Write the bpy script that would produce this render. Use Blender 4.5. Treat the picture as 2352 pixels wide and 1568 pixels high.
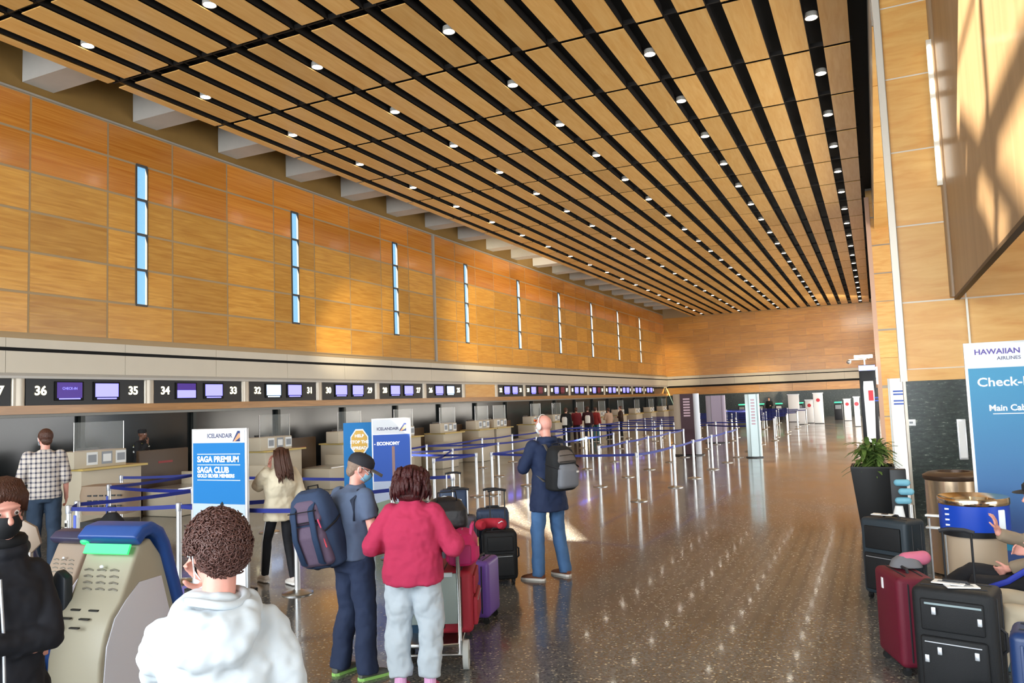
import bpy, bmesh, math, random
from mathutils import Vector, Matrix, Euler
random.seed(7)
PI = math.pi
sc = bpy.context.scene
for o in list(bpy.data.objects): bpy.data.objects.remove(o)
C = sc.collection

# ---------------------------------------------------------------- camera
HC = 2.12
F = 1784.31; YAW, PITCH, ROLL = 0.4344, 0.0789, -0.0368
cy, sy = math.cos(YAW), math.sin(YAW)
fw = Vector((-sy*math.cos(PITCH), cy*math.cos(PITCH), math.sin(PITCH)))
r0 = Vector((cy, sy, 0)); u0 = r0.cross(fw)
rt = r0*math.cos(ROLL) + u0*math.sin(ROLL); up = -r0*math.sin(ROLL) + u0*math.cos(ROLL)
cam = bpy.data.objects.new('camera', bpy.data.cameras.new('camera')); C.objects.link(cam)
M = Matrix((rt, up, -fw)).transposed().to_4x4(); M.translation = (0, 0, HC)
cam.matrix_world = M
cam.data.sensor_width = 36; cam.data.lens = 36*F/2352; cam.data.clip_end = 400; cam.data.clip_start = .05
sc.camera = cam

# ---------------------------------------------------------------- light
sc.view_settings.view_transform = 'Standard'; sc.view_settings.look = 'None'
sc.view_settings.exposure = 1.42; sc.view_settings.gamma = 1.0
W = bpy.data.worlds.new('world'); sc.world = W; W.use_nodes = True
wn = W.node_tree; wn.nodes['Background'].inputs[0].default_value = (0.20, 0.52, 0.86, 1)
wn.nodes['Background'].inputs[1].default_value = .5
SUN = Vector((.25, .70, -.67)).normalized()
sl = bpy.data.lights.new('sun', 'SUN'); sl.energy = 27; sl.angle = .010; sl.color = (1, .89, .70)
so = bpy.data.objects.new('sun', sl); C.objects.link(so); so.rotation_euler = SUN.to_track_quat('-Z', 'Y').to_euler()
def area(name, loc, target, sx, sy_, e, col=(1, 1, 1), spread=180):
    l = bpy.data.lights.new(name, 'AREA'); l.shape = 'RECTANGLE'; l.size = sx; l.size_y = sy_; l.energy = e; l.color = col
    l.spread = math.radians(spread)
    o = bpy.data.objects.new(name, l); C.objects.link(o); o.location = loc
    o.rotation_euler = (Vector(target)-Vector(loc)).to_track_quat('-Z', 'Y').to_euler(); return o
# added front and far fill lamps; daylight of the glazed bay on the right and of the slot over the left wall
area('front_fill', (-7, -8.5, 5.0), (-7, 10, 3.2), 20, 8, 1900, (.86, .94, 1))  # added lamp before the solid front wall, stands in for unseen glazing
area('front_right_fill', (7.6, 1.5, 1.8), (-4, 4, 1.2), 8, 2.6, 170, (.88, .95, 1))  # added lamp, brightens the kiosks and foreground from the right
area('daylight_bay', (5.4, 23.5, 2.6), (-12, 25, 2.5), 16, 4.6, 700, (1, .95, .88))
area('far_side_fill', (.2, 53, 1.3), (-12, 53, 1.6), 36, 1.9, 900, (1, .94, .84))  # added lamp along the marble wall, brightens the far hall
area('far_end_fill', (-1.0, 66, 8.6), (-11, 73, 3), 5, 1.2, 90, (1, .92, .78))  # added lamp under the ceiling, brightens the far wall
area('daylight_slot', (-16.4, 40, 12.0), (-16.5, 40, 0), 1.6, 64, 900, (1, .93, .80))

# added spots near the floor stand in for sun bounced off it onto the wood walls
for nm, a, b_, e, ang in (('bounce_spot_a', (-9, 15, .15), (-18, 24.3, 5.0), 4200, 9), ('bounce_spot_b', (-7, 21, .15), (-18, 37, 7.2), 9000, 13), ('bounce_spot_c', (-8, 55, .15), (-17.6, 73, 4.6), 6000, 9), ('bounce_spot_d', (-8, 50, .15), (-9.5, 73, 2.9), 5000, 7)):
    l = bpy.data.lights.new(nm, 'SPOT'); l.energy = e; l.spot_size = math.radians(ang*2); l.spot_blend = .9; l.color = (1, .86, .58); l.shadow_soft_size = .3
    o = bpy.data.objects.new(nm, l); C.objects.link(o); o.location = a; o.rotation_euler = (Vector(b_)-Vector(a)).to_track_quat('-Z', 'Y').to_euler()

# ---------------------------------------------------------------- materials
MATS = {}
def lin(c):
    if isinstance(c, str): c = tuple(int(c[i:i+2], 16)/255 for i in (0, 2, 4))
    return tuple(x/12.92 if x <= .04045 else ((x+.055)/1.055)**2.4 for x in c)+(1,)
def mat(name, col, rough=.6, metal=0, bump=0, bscale=200, emit=0, coat=0, trans=0, alpha=1, ior=1.45, var=0, vscale=8, bstretch=None):
    if name in MATS: return MATS[name]
    m = bpy.data.materials.new(name); m.use_nodes = True; n = m.node_tree; b = n.nodes['Principled BSDF']
    c = lin(col); b.inputs['Base Color'].default_value = c; b.inputs['Roughness'].default_value = rough
    b.inputs['Metallic'].default_value = metal; b.inputs['IOR'].default_value = ior
    if coat: b.inputs['Coat Weight'].default_value = coat; b.inputs['Coat Roughness'].default_value = .12
    if trans: b.inputs['Transmission Weight'].default_value = trans
    if alpha < 1: b.inputs['Alpha'].default_value = alpha
    if emit: b.inputs['Emission Color'].default_value = c; b.inputs['Emission Strength'].default_value = emit
    if bump or var:
        tc = n.nodes.new('ShaderNodeTexCoord'); mp = n.nodes.new('ShaderNodeMapping')
        n.links.new(tc.outputs['Object'], mp.inputs[0])
        if bstretch: mp.inputs['Scale'].default_value = bstretch
    if bump:
        t = n.nodes.new('ShaderNodeTexNoise'); t.inputs['Scale'].default_value = bscale; t.inputs['Detail'].default_value = 3
        n.links.new(mp.outputs[0], t.inputs['Vector'])
        bp = n.nodes.new('ShaderNodeBump'); bp.inputs['Strength'].default_value = bump; bp.inputs['Distance'].default_value = .01
        n.links.new(t.outputs['Fac'], bp.inputs['Height']); n.links.new(bp.outputs[0], b.inputs['Normal'])
    if var:
        t = n.nodes.new('ShaderNodeTexNoise'); t.inputs['Scale'].default_value = vscale; t.inputs['Detail'].default_value = 4
        n.links.new(mp.outputs[0], t.inputs['Vector'])
        mx = n.nodes.new('ShaderNodeMix'); mx.data_type = 'RGBA'; n.links.new(t.outputs['Fac'], mx.inputs[0])
        mx.inputs[6].default_value = tuple(x*(1-var) for x in c[:3])+(1,); mx.inputs[7].default_value = tuple(min(1, x*(1+var)) for x in c[:3])+(1,)
        n.links.new(mx.outputs[2], b.inputs['Base Color'])
    MATS[name] = m; return m
def wood(name, c1, c2, stretch, rough=.35, isl=.35, coat=.3, grain=3.0):
    m = bpy.data.materials.new(name); m.use_nodes = True; n = m.node_tree; b = n.nodes['Principled BSDF']; L = n.links.new
    tc = n.nodes.new('ShaderNodeTexCoord'); mp = n.nodes.new('ShaderNodeMapping'); mp.inputs['Scale'].default_value = stretch
    L(tc.outputs['Object'], mp.inputs[0]); geo = n.nodes.new('ShaderNodeNewGeometry')
    ad = n.nodes.new('ShaderNodeVectorMath'); ad.operation = 'ADD'; sc_ = n.nodes.new('ShaderNodeVectorMath'); sc_.operation = 'SCALE'
    sc_.inputs[0].default_value = (37, 53, 71); L(geo.outputs['Random Per Island'], sc_.inputs['Scale'])
    L(mp.outputs[0], ad.inputs[0]); L(sc_.outputs[0], ad.inputs[1])
    t = n.nodes.new('ShaderNodeTexNoise'); t.inputs['Scale'].default_value = grain; t.inputs['Detail'].default_value = 5; t.inputs['Distortion'].default_value = .6
    L(ad.outputs[0], t.inputs['Vector'])
    mx = n.nodes.new('ShaderNodeMix'); mx.data_type = 'RGBA'; mx.inputs[6].default_value = lin(c1); mx.inputs[7].default_value = lin(c2)
    rp = n.nodes.new('ShaderNodeMapRange'); rp.inputs[1].default_value = .3; rp.inputs[2].default_value = .7; L(t.outputs['Fac'], rp.inputs[0]); L(rp.outputs[0], mx.inputs[0])
    hs = n.nodes.new('ShaderNodeHueSaturation'); r2 = n.nodes.new('ShaderNodeMapRange'); r2.inputs[3].default_value = 1-isl/2; r2.inputs[4].default_value = 1+isl/2
    L(geo.outputs['Random Per Island'], r2.inputs[0]); L(r2.outputs[0], hs.inputs['Value']); L(mx.outputs[2], hs.inputs['Color']); L(hs.outputs[0], b.inputs['Base Color'])
    b.inputs['Roughness'].default_value = rough; b.inputs['Coat Weight'].default_value = coat; b.inputs['Coat Roughness'].default_value = .15
    bp = n.nodes.new('ShaderNodeBump'); bp.inputs['Strength'].default_value = .12; bp.inputs['Distance'].default_value = .02; L(t.outputs['Fac'], bp.inputs['Height']); L(bp.outputs[0], b.inputs['Normal'])
    MATS[name] = m; return m
wall_wood = wood('wall_wood', 'be8230', 'd8a048', (2, .35, 5), .32, .34)
far_wood = wood('far_wood', 'ba7e32', 'd69c46', (.35, 2, 5), .30, .25)
ceil_wood = wood('ceiling_wood', 'dca55a', 'e8ba72', (4, .4, 2), .40, .24, .12)
pier_wood = wood('pier_wood', 'd69a4c', 'e4b468', (.5, .5, 3), .40, .12, .1)
beam_wood = wood('beam_wood', '9a6a30', 'b48040', (2, .35, 5), .4, .1)
grey_trim = mat('grey_trim', 'a39c90', .5)
cornice_m = mat('cornice_stone', 'cfc6b4', .45, var=.04, vscale=2)
black_m = mat('black_void', '060606', .8)
brown_gap = mat('brown_gap', 'a8906c', .7)
concrete = mat('concrete_beam', 'c6c2ba', .8, var=.06, vscale=4)
olive = mat('olive_back', '8a6a34', .6, var=.1, vscale=3)
steel = mat('brushed_steel', 'c9c9c7', .28, 1)
steel_lt = mat('satin_aluminium', 'd8dadb', .38, .75)
navy = mat('navy_belt', '16257a', .6)
white_m = mat('white_plastic', 'e6e6e4', .45)
glass_m = mat('clear_acrylic', 'eef6f4', .03, alpha=.07)
beige_m = mat('beige_laminate', 'b8ad98', .5)
tan_m = mat('tan_laminate', '8c7a64', .5)
dark_m = mat('dark_plastic', '17181b', .45)
rubber = mat('black_rubber', '101010', .7)
def marble():
    m = bpy.data.materials.new('green_marble'); m.use_nodes = True; n = m.node_tree; b = n.nodes['Principled BSDF']; L = n.links.new
    tc = n.nodes.new('ShaderNodeTexCoord'); mp = n.nodes.new('ShaderNodeMapping'); mp.inputs['Scale'].default_value = (1, 1, 3); L(tc.outputs['Object'], mp.inputs[0])
    v = n.nodes.new('ShaderNodeTexNoise'); v.inputs['Scale'].default_value = 8; v.inputs['Detail'].default_value = 8; v.inputs['Roughness'].default_value = .75; L(mp.outputs[0], v.inputs['Vector'])
    r = n.nodes.new('ShaderNodeValToRGB'); e = r.color_ramp.elements; e[0].position = .42; e[0].color = lin('1b2421'); e[1].position = .70; e[1].color = lin('9aa090')
    x = e.new(.58); x.color = lin('323d37'); L(v.outputs['Fac'], r.inputs[0]); L(r.outputs[0], b.inputs['Base Color'])
    b.inputs['Roughness'].default_value = .28; MATS['marble'] = m; return m
marble_m = marble()
def terrazzo():
    m = bpy.data.materials.new('terrazzo'); m.use_nodes = True; n = m.node_tree; b = n.nodes['Principled BSDF']; L = n.links.new
    tc = n.nodes.new('ShaderNodeTexCoord'); v = n.nodes.new('ShaderNodeTexVoronoi'); v.inputs['Scale'].default_value = 62; L(tc.outputs['Object'], v.inputs['Vector'])
    s = n.nodes.new('ShaderNodeSeparateColor'); L(v.outputs['Color'], s.inputs[0])
    r = n.nodes.new('ShaderNodeValToRGB'); e = r.color_ramp.elements; r.color_ramp.interpolation = 'CONSTANT'
    e[0].position = 0; e[0].color = lin('6d6a66'); e[1].position = .45; e[1].color = lin('7b7873')
    x = e.new(.7); x.color = lin('595754'); x = e.new(.955); x.color = lin('c4b8a0'); L(s.outputs[0], r.inputs[0])
    t = n.nodes.new('ShaderNodeTexNoise'); t.inputs['Scale'].default_value = .6; t.inputs['Detail'].default_value = 5; L(tc.outputs['Object'], t.inputs['Vector'])
    mx = n.nodes.new('ShaderNodeMix'); mx.data_type = 'RGBA'; mx.blend_type = 'MULTIPLY'; mx.inputs[0].default_value = .35
    L(r.outputs[0], mx.inputs[6]); L(t.outputs['Fac'], mx.inputs[7]); L(mx.outputs[2], b.inputs['Base Color'])
    # scuffed polish: roughness wanders
    mr = n.nodes.new('ShaderNodeMapRange'); mr.inputs[1].default_value = .3; mr.inputs[2].default_value = .7; mr.inputs[3].default_value = .12; mr.inputs[4].default_value = .22
    L(t.outputs['Fac'], mr.inputs[0]); L(mr.outputs[0], b.inputs['Roughness'])
    t2 = n.nodes.new('ShaderNodeTexNoise'); t2.inputs['Scale'].default_value = 1.6; t2.inputs['Detail'].default_value = 2; L(tc.outputs['Object'], t2.inputs['Vector'])
    bp = n.nodes.new('ShaderNodeBump'); bp.inputs['Strength'].default_value = .03; bp.inputs['Distance'].default_value = .02; L(t2.outputs['Fac'], bp.inputs['Height']); L(bp.outputs[0], b.inputs['Normal'])
    b.inputs['IOR'].default_value = 1.6; b.inputs['Coat Weight'].default_value = .25; b.inputs['Coat Roughness'].default_value = .05
    return m
terr = terrazzo()

# ---------------------------------------------------------------- mesh builder
class MB:
    def __init__(s): s.v = []; s.f = []
    def add(s, vs, fs, mtx=None):
        k = len(s.v); s.v += [tuple(mtx @ Vector(v)) if mtx else tuple(v) for v in vs]; s.f += [tuple(i+k for i in f) for f in fs]; return s
    def box(s, x0, x1, y0, y1, z0, z1, mtx=None):
        return s.add([(x, y, z) for x in (x0, x1) for y in (y0, y1) for z in (z0, z1)],
                     [(0, 1, 3, 2), (4, 6, 7, 5), (0, 4, 5, 1), (2, 3, 7, 6), (0, 2, 6, 4), (1, 5, 7, 3)], mtx)
    def cbox(s, c, d, mtx=None):
        return s.box(c[0]-d[0]/2, c[0]+d[0]/2, c[1]-d[1]/2, c[1]+d[1]/2, c[2]-d[2]/2, c[2]+d[2]/2, mtx)
    def rings(s, rings, closed=False):
        n = len(rings[0]); k = len(s.v); m = len(rings)
        for r in rings: s.v += [tuple(p) for p in r]
        for i in range(m-1 if not closed else m):
            j = (i+1) % m
            for a in range(n):
                b = (a+1) % n; s.f.append((k+i*n+a, k+i*n+b, k+j*n+b, k+j*n+a))
        if not closed:
            s.f.append(tuple(k+a for a in reversed(range(n)))); s.f.append(tuple(k+(m-1)*n+a for a in range(n)))
        return s
    def tube(s, pts, rad, n=12, flat=1.0, closed=False, ref=None):
        P = [Vector(p) for p in pts]
        if not hasattr(rad, '__len__'): rad = [rad]*len(P)
        out = []; prev = None
        for i, p in enumerate(P):
            if closed: d = P[(i+1) % len(P)]-P[i-1]
            else: d = (P[min(i+1, len(P)-1)]-P[max(i-1, 0)])
            d = d.normalized() if d.length > 1e-9 else Vector((0, 0, 1))
            if prev is None:
                a = Vector(ref) if ref else (Vector((0, 0, 1)) if abs(d.z) < .9 else Vector((0, 1, 0)))
                u = (a-d*a.dot(d)).normalized()
            else: u = (prev-d*prev.dot(d)); u = u.normalized() if u.length > 1e-6 else d.orthogonal().normalized()
            prev = u; w = d.cross(u); r = rad[i]
            out.append([p+u*math.cos(t)*r+w*math.sin(t)*r*flat for t in [2*PI*k/n for k in range(n)]])
        return s.rings(out, closed)
    def cap(s, a, b, ra, rb, n=14, m=5):
        a, b = Vector(a), Vector(b); d = b-a; L = d.length; d = d.normalized() if L > 1e-9 else Vector((0, 0, 1)); pts = []; rr = []
        for i in range(m+1):
            t = PI/2*(1-i/m); pts.append(a-d*ra*math.sin(t)); rr.append(max(ra*math.cos(t), 1e-4))
        for i in range(m+1):
            t = PI/2*i/m; pts.append(b+d*rb*math.sin(t)); rr.append(max(rb*math.cos(t), 1e-4))
        u = d.orthogonal().normalized(); w = d.cross(u)
        return s.rings([[p+(u*math.cos(t)+w*math.sin(t))*r for t in [2*PI*k/n for k in range(n)]] for p, r in zip(pts, rr)])
    def chain(s, pts, rad, n=14):
        for i in range(len(pts)-1): s.cap(pts[i], pts[i+1], rad[i], rad[i+1], n)
        return s
    def ell(s, c, r, mtx=None, n=20, m=12):
        rg = []
        for i in range(m+1):
            t = PI*i/m; q = max(math.sin(t), 1e-3)
            ring = [Vector((r[0]*q*math.cos(a), r[1]*q*math.sin(a), -r[2]*math.cos(t))) for a in [2*PI*k/n for k in range(n)]]
            if mtx: ring = [mtx @ p for p in ring]
            rg.append([p+Vector(c) for p in ring])
        return s.rings(rg)
    def loft(s, rings, n=28, e=2.4):   # (x, y, z, halfwidth, halfdepth[, turn])
        out = []
        for R in rings:
            x, y, z, w, d = R[:5]; th = R[5] if len(R) > 5 else 0; rg = []
            for k in range(n):
                t = 2*PI*k/n; c, q = math.cos(t), math.sin(t)
                a = w*math.copysign(abs(c)**(2/e), c); b = d*math.copysign(abs(q)**(2/e), q)
                rg.append(Vector((x+a*math.cos(th)-b*math.sin(th), y+a*math.sin(th)+b*math.cos(th), z)))
            out.append(rg)
        return s.rings(out)
    def cyl(s, c, r, z0, z1, n=24, r2=None):
        return s.rings([[Vector((c[0]+q*math.cos(t), c[1]+q*math.sin(t), z)) for t in [2*PI*k/n for k in range(n)]] for q, z in ((r, z0), (r2 if r2 is not None else r, z1))])
    def lathe(s, c, prof, n=32):
        return s.rings([[Vector((c[0]+q*math.cos(t), c[1]+q*math.sin(t), z)) for t in [2*PI*k/n for k in range(n)]] for q, z in prof])
    def prism(s, poly, a, b, f):       # poly of (p,q); f(p,q,t) -> xyz, t in a..b
        n = len(poly); k = len(s.v); s.v += [tuple(f(p, q, a)) for p, q in poly]+[tuple(f(p, q, b)) for p, q in poly]
        s.f += [tuple(k+i for i in range(n)), tuple(k+n+i for i in reversed(range(n)))]
        s.f += [(k+i, k+n+i, k+n+(i+1) % n, k+(i+1) % n) for i in range(n)]; return s
def link(name, mb, m, parent=None, smooth=False, bevel=0, seg=2, loc=None, rotz=0, tri=False):
    me = bpy.data.meshes.new(name); me.from_pydata(mb.v, [], mb.f)
    bm = bmesh.new(); bm.from_mesh(me); bmesh.ops.recalc_face_normals(bm, faces=bm.faces)
    if bevel: bmesh.ops.bevel(bm, geom=[e for e in bm.edges if len(e.link_faces) == 2 and e.calc_face_angle(0) > .5], offset=bevel, segments=seg, affect='EDGES', profile=.5, clamp_overlap=True)
    bm.to_mesh(me); bm.free(); me.update()
    if smooth or bevel:
        me.polygons.foreach_set('use_smooth', [True]*len(me.polygons))
        if smooth != 'all':
            try: me.set_sharp_from_angle(angle=math.radians(38))
            except Exception: pass
    ms = m if isinstance(m, (list, tuple)) else [m]
    for x in ms: me.materials.append(x)
    o = bpy.data.objects.new(name, me); C.objects.link(o)
    if parent: o.parent = parent
    if loc is not None: o.location = loc
    if rotz: o.rotation_euler.z = rotz
    return o
def tag(o, label, cat, group=None, kind=None):
    if label: o['label'] = label
    if cat: o['category'] = cat
    if group: o['group'] = group
    if kind: o['kind'] = kind
    return o
def thing(name, label, cat, loc=(0, 0, 0), rotz=0, group=None):
    o = bpy.data.objects.new(name, None); C.objects.link(o); o.location = loc; o.rotation_euler = (0, 0, rotz); o.empty_display_size = .1
    return tag(o, label, cat, group)
def struct(name, mb, m, parent=None, label=None, **k):
    o = link(name, mb, m, parent, **k)
    if not parent: o['kind'] = 'structure'
    if label: o['label'] = label
    return o
def kids(o): return [c for c in bpy.data.objects if c.parent == o]
CH = {}
def register(root):                       # remember the tree once, for copying without searching
    t = kids(root); CH[root.name] = [(c, [(d) for d in kids(c)]) for c in t]; return root
def dup(root, loc, rotz=None, label=None, group=None, skip=()):
    r = root.copy(); C.objects.link(r); r.location = loc
    if rotz is not None: r.rotation_euler.z = rotz
    if label: r['label'] = label
    if group: r['group'] = group
    for c, gs in CH[root.name]:
        if c.name.split('.')[0] in skip: continue
        c2 = c.copy(); C.objects.link(c2); c2.parent = r
        for g in gs: g2 = g.copy(); C.objects.link(g2); g2.parent = c2
    return r
def text(name, s, size, m, parent, loc, rot, depth=.003, align='CENTER', bold=0.0, sx=1.0):
    cu = bpy.data.curves.new(name, 'FONT'); cu.body = s; cu.size = size; cu.align_x = align; cu.align_y = 'CENTER'; cu.extrude = depth; cu.offset = bold; cu.resolution_u = 3
    o = bpy.data.objects.new(name+'_curve', cu); C.objects.link(o)
    dg = bpy.context.evaluated_depsgraph_get(); me = bpy.data.meshes.new_from_object(o.evaluated_get(dg)); bpy.data.objects.remove(o)
    for v in me.vertices: v.co.x *= sx
    me.materials.clear(); me.materials.append(m)
    q = bpy.data.objects.new(name, me); C.objects.link(q); q.parent = parent; q.location = loc; q.rotation_euler = rot; return q
exec_parts = []

# ================================================================ SETTING
LX = -18.0; YF = 73.3; ZC = 9.62; Y0 = -11.5; RZ = 13.0
struct('floor', MB().box(-19.5, 9, -12, 76, -.2, 0), terr)

def panel_rect(mb, a0, a1, b0, b1, f, t=.012, g=.030):       # one bevel-less panel slab on a plane, f(a,b,depth)
    P = [f(a, b, d) for a in (a0+g, a1-g) for b in (b0+g, b1-g) for d in (0, t)]
    mb.add(P, [(0, 1, 3, 2), (4, 6, 7, 5), (0, 4, 5, 1), (2, 3, 7, 6), (0, 2, 6, 4), (1, 5, 7, 3)])
# left wall: panel rows z 4.15 .. 9.95, bays of 2.083 m, narrow window slots in every third bay
ZR = [4.16, 5.14, 6.12, 7.10, 8.07, 9.03, 9.95]
BY = [11.72+2.083*k for k in range(-6, 31)]; BY[-1] = YF
wins = [14.845+6.25*k for k in range(9)]
mb = MB(); mb2 = MB(); bk = MB()
fL = lambda y, z, d: (LX+d, y, z)
for i in range(len(BY)-1):
    y0, y1 = BY[i], min(BY[i+1], YF)
    if y1-y0 < .2: continue
    w = [c for c in wins if y0 < c < y1]
    for j in range(6):
        M_ = mb2 if j >= 4 else mb
        if w and 1 <= j <= 4:
            c = w[0]; panel_rect(M_, y0, c-.185, ZR[j], ZR[j+1], fL); panel_rect(M_, c+.185, y1, ZR[j], ZR[j+1], fL)
        else: panel_rect(M_, y0, y1, ZR[j], ZR[j+1], fL)
cuts = [-.8]+[v for c in wins for v in (c-.17, c+.17)]+[YF+.3]
for i in range(0, len(cuts), 2): bk.box(LX-.05, LX, cuts[i], cuts[i+1], 4.0, 12.6)
for c in wins: bk.box(LX-.05, LX, c-.17, c+.17, 4.0, 5.15); bk.box(LX-.05, LX, c-.17, c+.17, 9.01, 12.6)
wl = struct('wall_left', bk, brown_gap)
struct('wood_panels', mb, wall_wood, wl, 'glossy honey-coloured wood panels')
struct('upper_wood_panels', mb2, wood('upper_wood', 'c4742a', 'dc9440', (2, .18, 9), .22, .30, .6, 2.2), wl, 'redder streaky wood panels of the top two rows')
glass_b = mat('window_glass', 'd8ecf6', .05, alpha=.12)
for k, c in enumerate(wins):
    m = MB()
    for s in (-1, 1): m.box(LX-.04, LX+.035, c+s*.17-.012, c+s*.17+.012, 5.13, 9.04)
    for z in ZR[1:6]: m.box(LX-.04, LX+.03, c-.17, c+.17, z-.03, z+.03)
    w = struct('window_%d' % (k+1), m, mat('window_frame', '4c4a48', .5), None, 'tall narrow slot window of four stacked panes in the wood wall')
    struct('window_pane', MB().box(LX-.02, LX-.014, c-.165, c+.165, 5.15, 9.02), glass_b, w)
m = MB().box(LX, LX+.09, 30.46-.07, 30.46+.07, 4.1, 9.95); struct('trim_1', m, grey_trim)
struct('trim_2', MB().box(LX-.1, LX+.05, -.8, YF, 9.95, 10.0), grey_trim)
# olive recess over the wall, box beams, slot roof
struct('wall_upper_left', MB().box(LX-.06, LX+.004, 6.5, YF, 10.0, 12.6), olive)
bm_ = MB()
for k in range(-1, 21):
    y = 11.5+3.062*k
    if y > YF-1: break
    struct('trim_%d' % (20+k), MB().box(LX+.01, -15.0, y, y+.78, 10.2, 12.5), concrete, None, 'pale concrete box beam bridging the slot above the wood wall')
struct('roof_slot', MB().box(LX-.2, -14.9, 6.5, YF, 12.6, 12.7), mat('roof_white', 'd8d0c0', .8))
struct('wall_slot_side', MB().box(-15.16, -15.1, 6.5, YF, 9.72, 12.6), olive)
# ceiling: black plenum, wood planks in strips
pl = MB().box(-15.2, 1.3, 7.7, YF+.1, 9.95, 10.1).box(-15.2, 1.3, 7.6, 7.7, 9.62, RZ)
ce = struct('ceiling', pl, black_m)
mb = MB()
sx = [-15.2]+[-13.99+.832*j for j in range(-1, 17)]+[.0]
jy = [8.75]+[11.79+3.062*k for k in range(0, 21)]
for i in range(len(sx)-1):
    a = sx[i]+(.15 if i else 0); b = sx[i+1]-(.15 if i < len(sx)-2 else 0)
    ys = [7.7]+jy+[YF]
    for k in range(len(ys)-1):
        g0 = .13 if k in (1, 2) else .045
        y0, y1 = ys[k]+(.065 if k != 2 else .14), ys[k+1]-(.065 if k != 1 else .14)
        if y1-y0 < .15: continue
        mb.box(a, b, y0, y1, ZC, ZC+.02)
struct('ceiling_planks', mb, ceil_wood, ce, 'honey-coloured wood planks between black slots')
rails = MB()
for y in jy: rails.box(-15.2, .05, y-.02, y+.02, ZC+.05, ZC+.14)
for x in sx[1:-1]:
    for s in (-1, 1): rails.box(x+s*.15-.01, x+s*.15+.01, 7.7, YF, ZC+.05, ZC+.2)
struct('ceiling_rails', rails, mat('rail_black', '15100d', .6), ce)
# downlights
emit_w = mat('lamp_white', 'fff6e6', .5, emit=18)
prot = None; row_lab = ['round white downlight in the slot nearest the slot-window wall', 'round white downlight in the second lit slot from the slot-window wall',
    'round white downlight in the middle lit slot of the wood ceiling', 'round white downlight in the fourth lit slot from the slot-window wall', 'round white downlight in the lit slot nearest the right-hand wall']
row_grp = ['downlights in the leftmost lit ceiling slot', 'downlights in the second lit ceiling slot', 'downlights in the middle lit ceiling slot', 'downlights in the fourth lit ceiling slot', 'downlights in the rightmost lit ceiling slot']
LY0 = [0, 0, 1, 2, 2]
for r in range(5):
    x = -13.99+3.3285*r
    for k in range(LY0[r], 21):
        y = 10.26+3.062*k
        if prot is None:
            prot = thing('ceiling_downlight', row_lab[0], 'ceiling light', (x, y, ZC+.02), 0, row_grp[0])
            link('trim_ring', MB().rings([[Vector((q*math.cos(t), q*math.sin(t), z)) for t in [2*PI*i/24 for i in range(24)]] for q, z in ((.125, .1), (.13, 0), (.112, 0), (.108, .1))]), mat('lamp_trim', 'b8b4ac', .4), prot, True)
            link('lamp_lens', MB().cyl((0, 0), .108, .012, .03), emit_w, prot)
            register(prot)
        else: dup(prot, (x, y, ZC+.02), 0, row_lab[r], row_grp[r])
# cornice on the left wall and the far wall
def cornice_left():
    m = MB(); y = 8.0-9.36
    for k in range(0, 27):
        y1 = min(y+3.12, YF); m.box(LX, LX+.14, y+.006, y1-.006, 3.815, 4.03); m.box(LX, LX+.14, y+.006, y1-.006, 3.23, 3.73); y = y1
        if y >= YF: break
    c = struct('trim_3', m, cornice_m, None, 'long pale stone cornice with a black reveal under the wood wall')
    struct('reveal', MB().box(LX, LX+.10, -.8, YF, 3.70, 3.84), black_m, c)
    struct('cove_moulding', MB().prism([(LX, 3.10), (LX+.2, 3.10), (LX+.2, 3.16), (LX+.16, 3.2), (LX+.12, 3.24), (LX, 3.24)], -.8, YF, lambda p, q, t: (p, t, q)), mat('moulding', 'b7b3ab', .35), c)
cornice_left()
struct('wall_band_left', MB().box(LX-.1, LX+.1, -.8, YF, 4.03, 4.12), brown_gap)
m = MB(); x = LX+.14
while x < .3:
    x1 = min(x+3.1, .35); m.box(x+.006, x1-.006, YF-.14, YF, 3.815, 4.05); m.box(x+.006, x1-.006, YF-.14, YF, 3.15, 3.73); x = x1
c = struct('trim_4', m, cornice_m, None, 'pale stone cornice with a black reveal across the far wall')
struct('reveal', MB().box(LX, .35, YF-.1, YF, 2.98, 3.84), black_m, c)
# far wall
mb = MB(); fF = lambda x, z, d: (x, YF-d, z)
zs = [4.05+.62*k for k in range(9)]+[9.62]
for j in range(len(zs)-1):
    x = LX-(j % 2)*1.4
    while x < .35:
        a, b = max(x, LX), min(x+2.83, .35)
        if b-a > .05: panel_rect(mb, a, b, zs[j], zs[j+1], fF, .02, .006)
        x += 2.83
x = LX
while x < .3: panel_rect(mb, x, min(x+2.83, .35), 2.27, 2.98, fF, .02, .008); x += 2.83
wf = struct('wall_far', MB().box(LX-.2, 1.4, YF, YF+.2, 0, 12.6), brown_gap)
struct('wood_panels', mb, far_wood, wf, 'wood plank panels laid horizontally')
struct('marble_dado', MB().box(LX, .35, YF-.04, YF, 0, 2.26), marble_m, wf, 'dark green marble dado')
# left side below the signs: back wall of dark marble, brown beam
struct('wall_counter_back', MB().box(LX-.2, LX-.1, -.8, YF, 0, 3.2), mat('dark_back_stone', '15191a', .16, var=.75, vscale=1.6, bstretch=(1, 1, 2)))
struct('trim_5', MB().box(LX-.1, LX+.16, -.8, YF, 2.27, 2.47), beam_wood, None, 'long brown wood beam under the counter number signs')
struct('trim_6', MB().box(LX-.1, LX+.12, -.8, YF, 2.20, 2.268), mat('beam_underside', '8b8b86', .5))
# wall piers of dark glass behind the counters
for k in range(0, 18):
    y = 9.6+3.53*k
    struct('trim_%d' % (50+k), MB().box(LX-.09, LX+.02, y-.06, y+.06, 0, 2.19), mat('mullion', '30322f', .4, .4))

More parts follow.
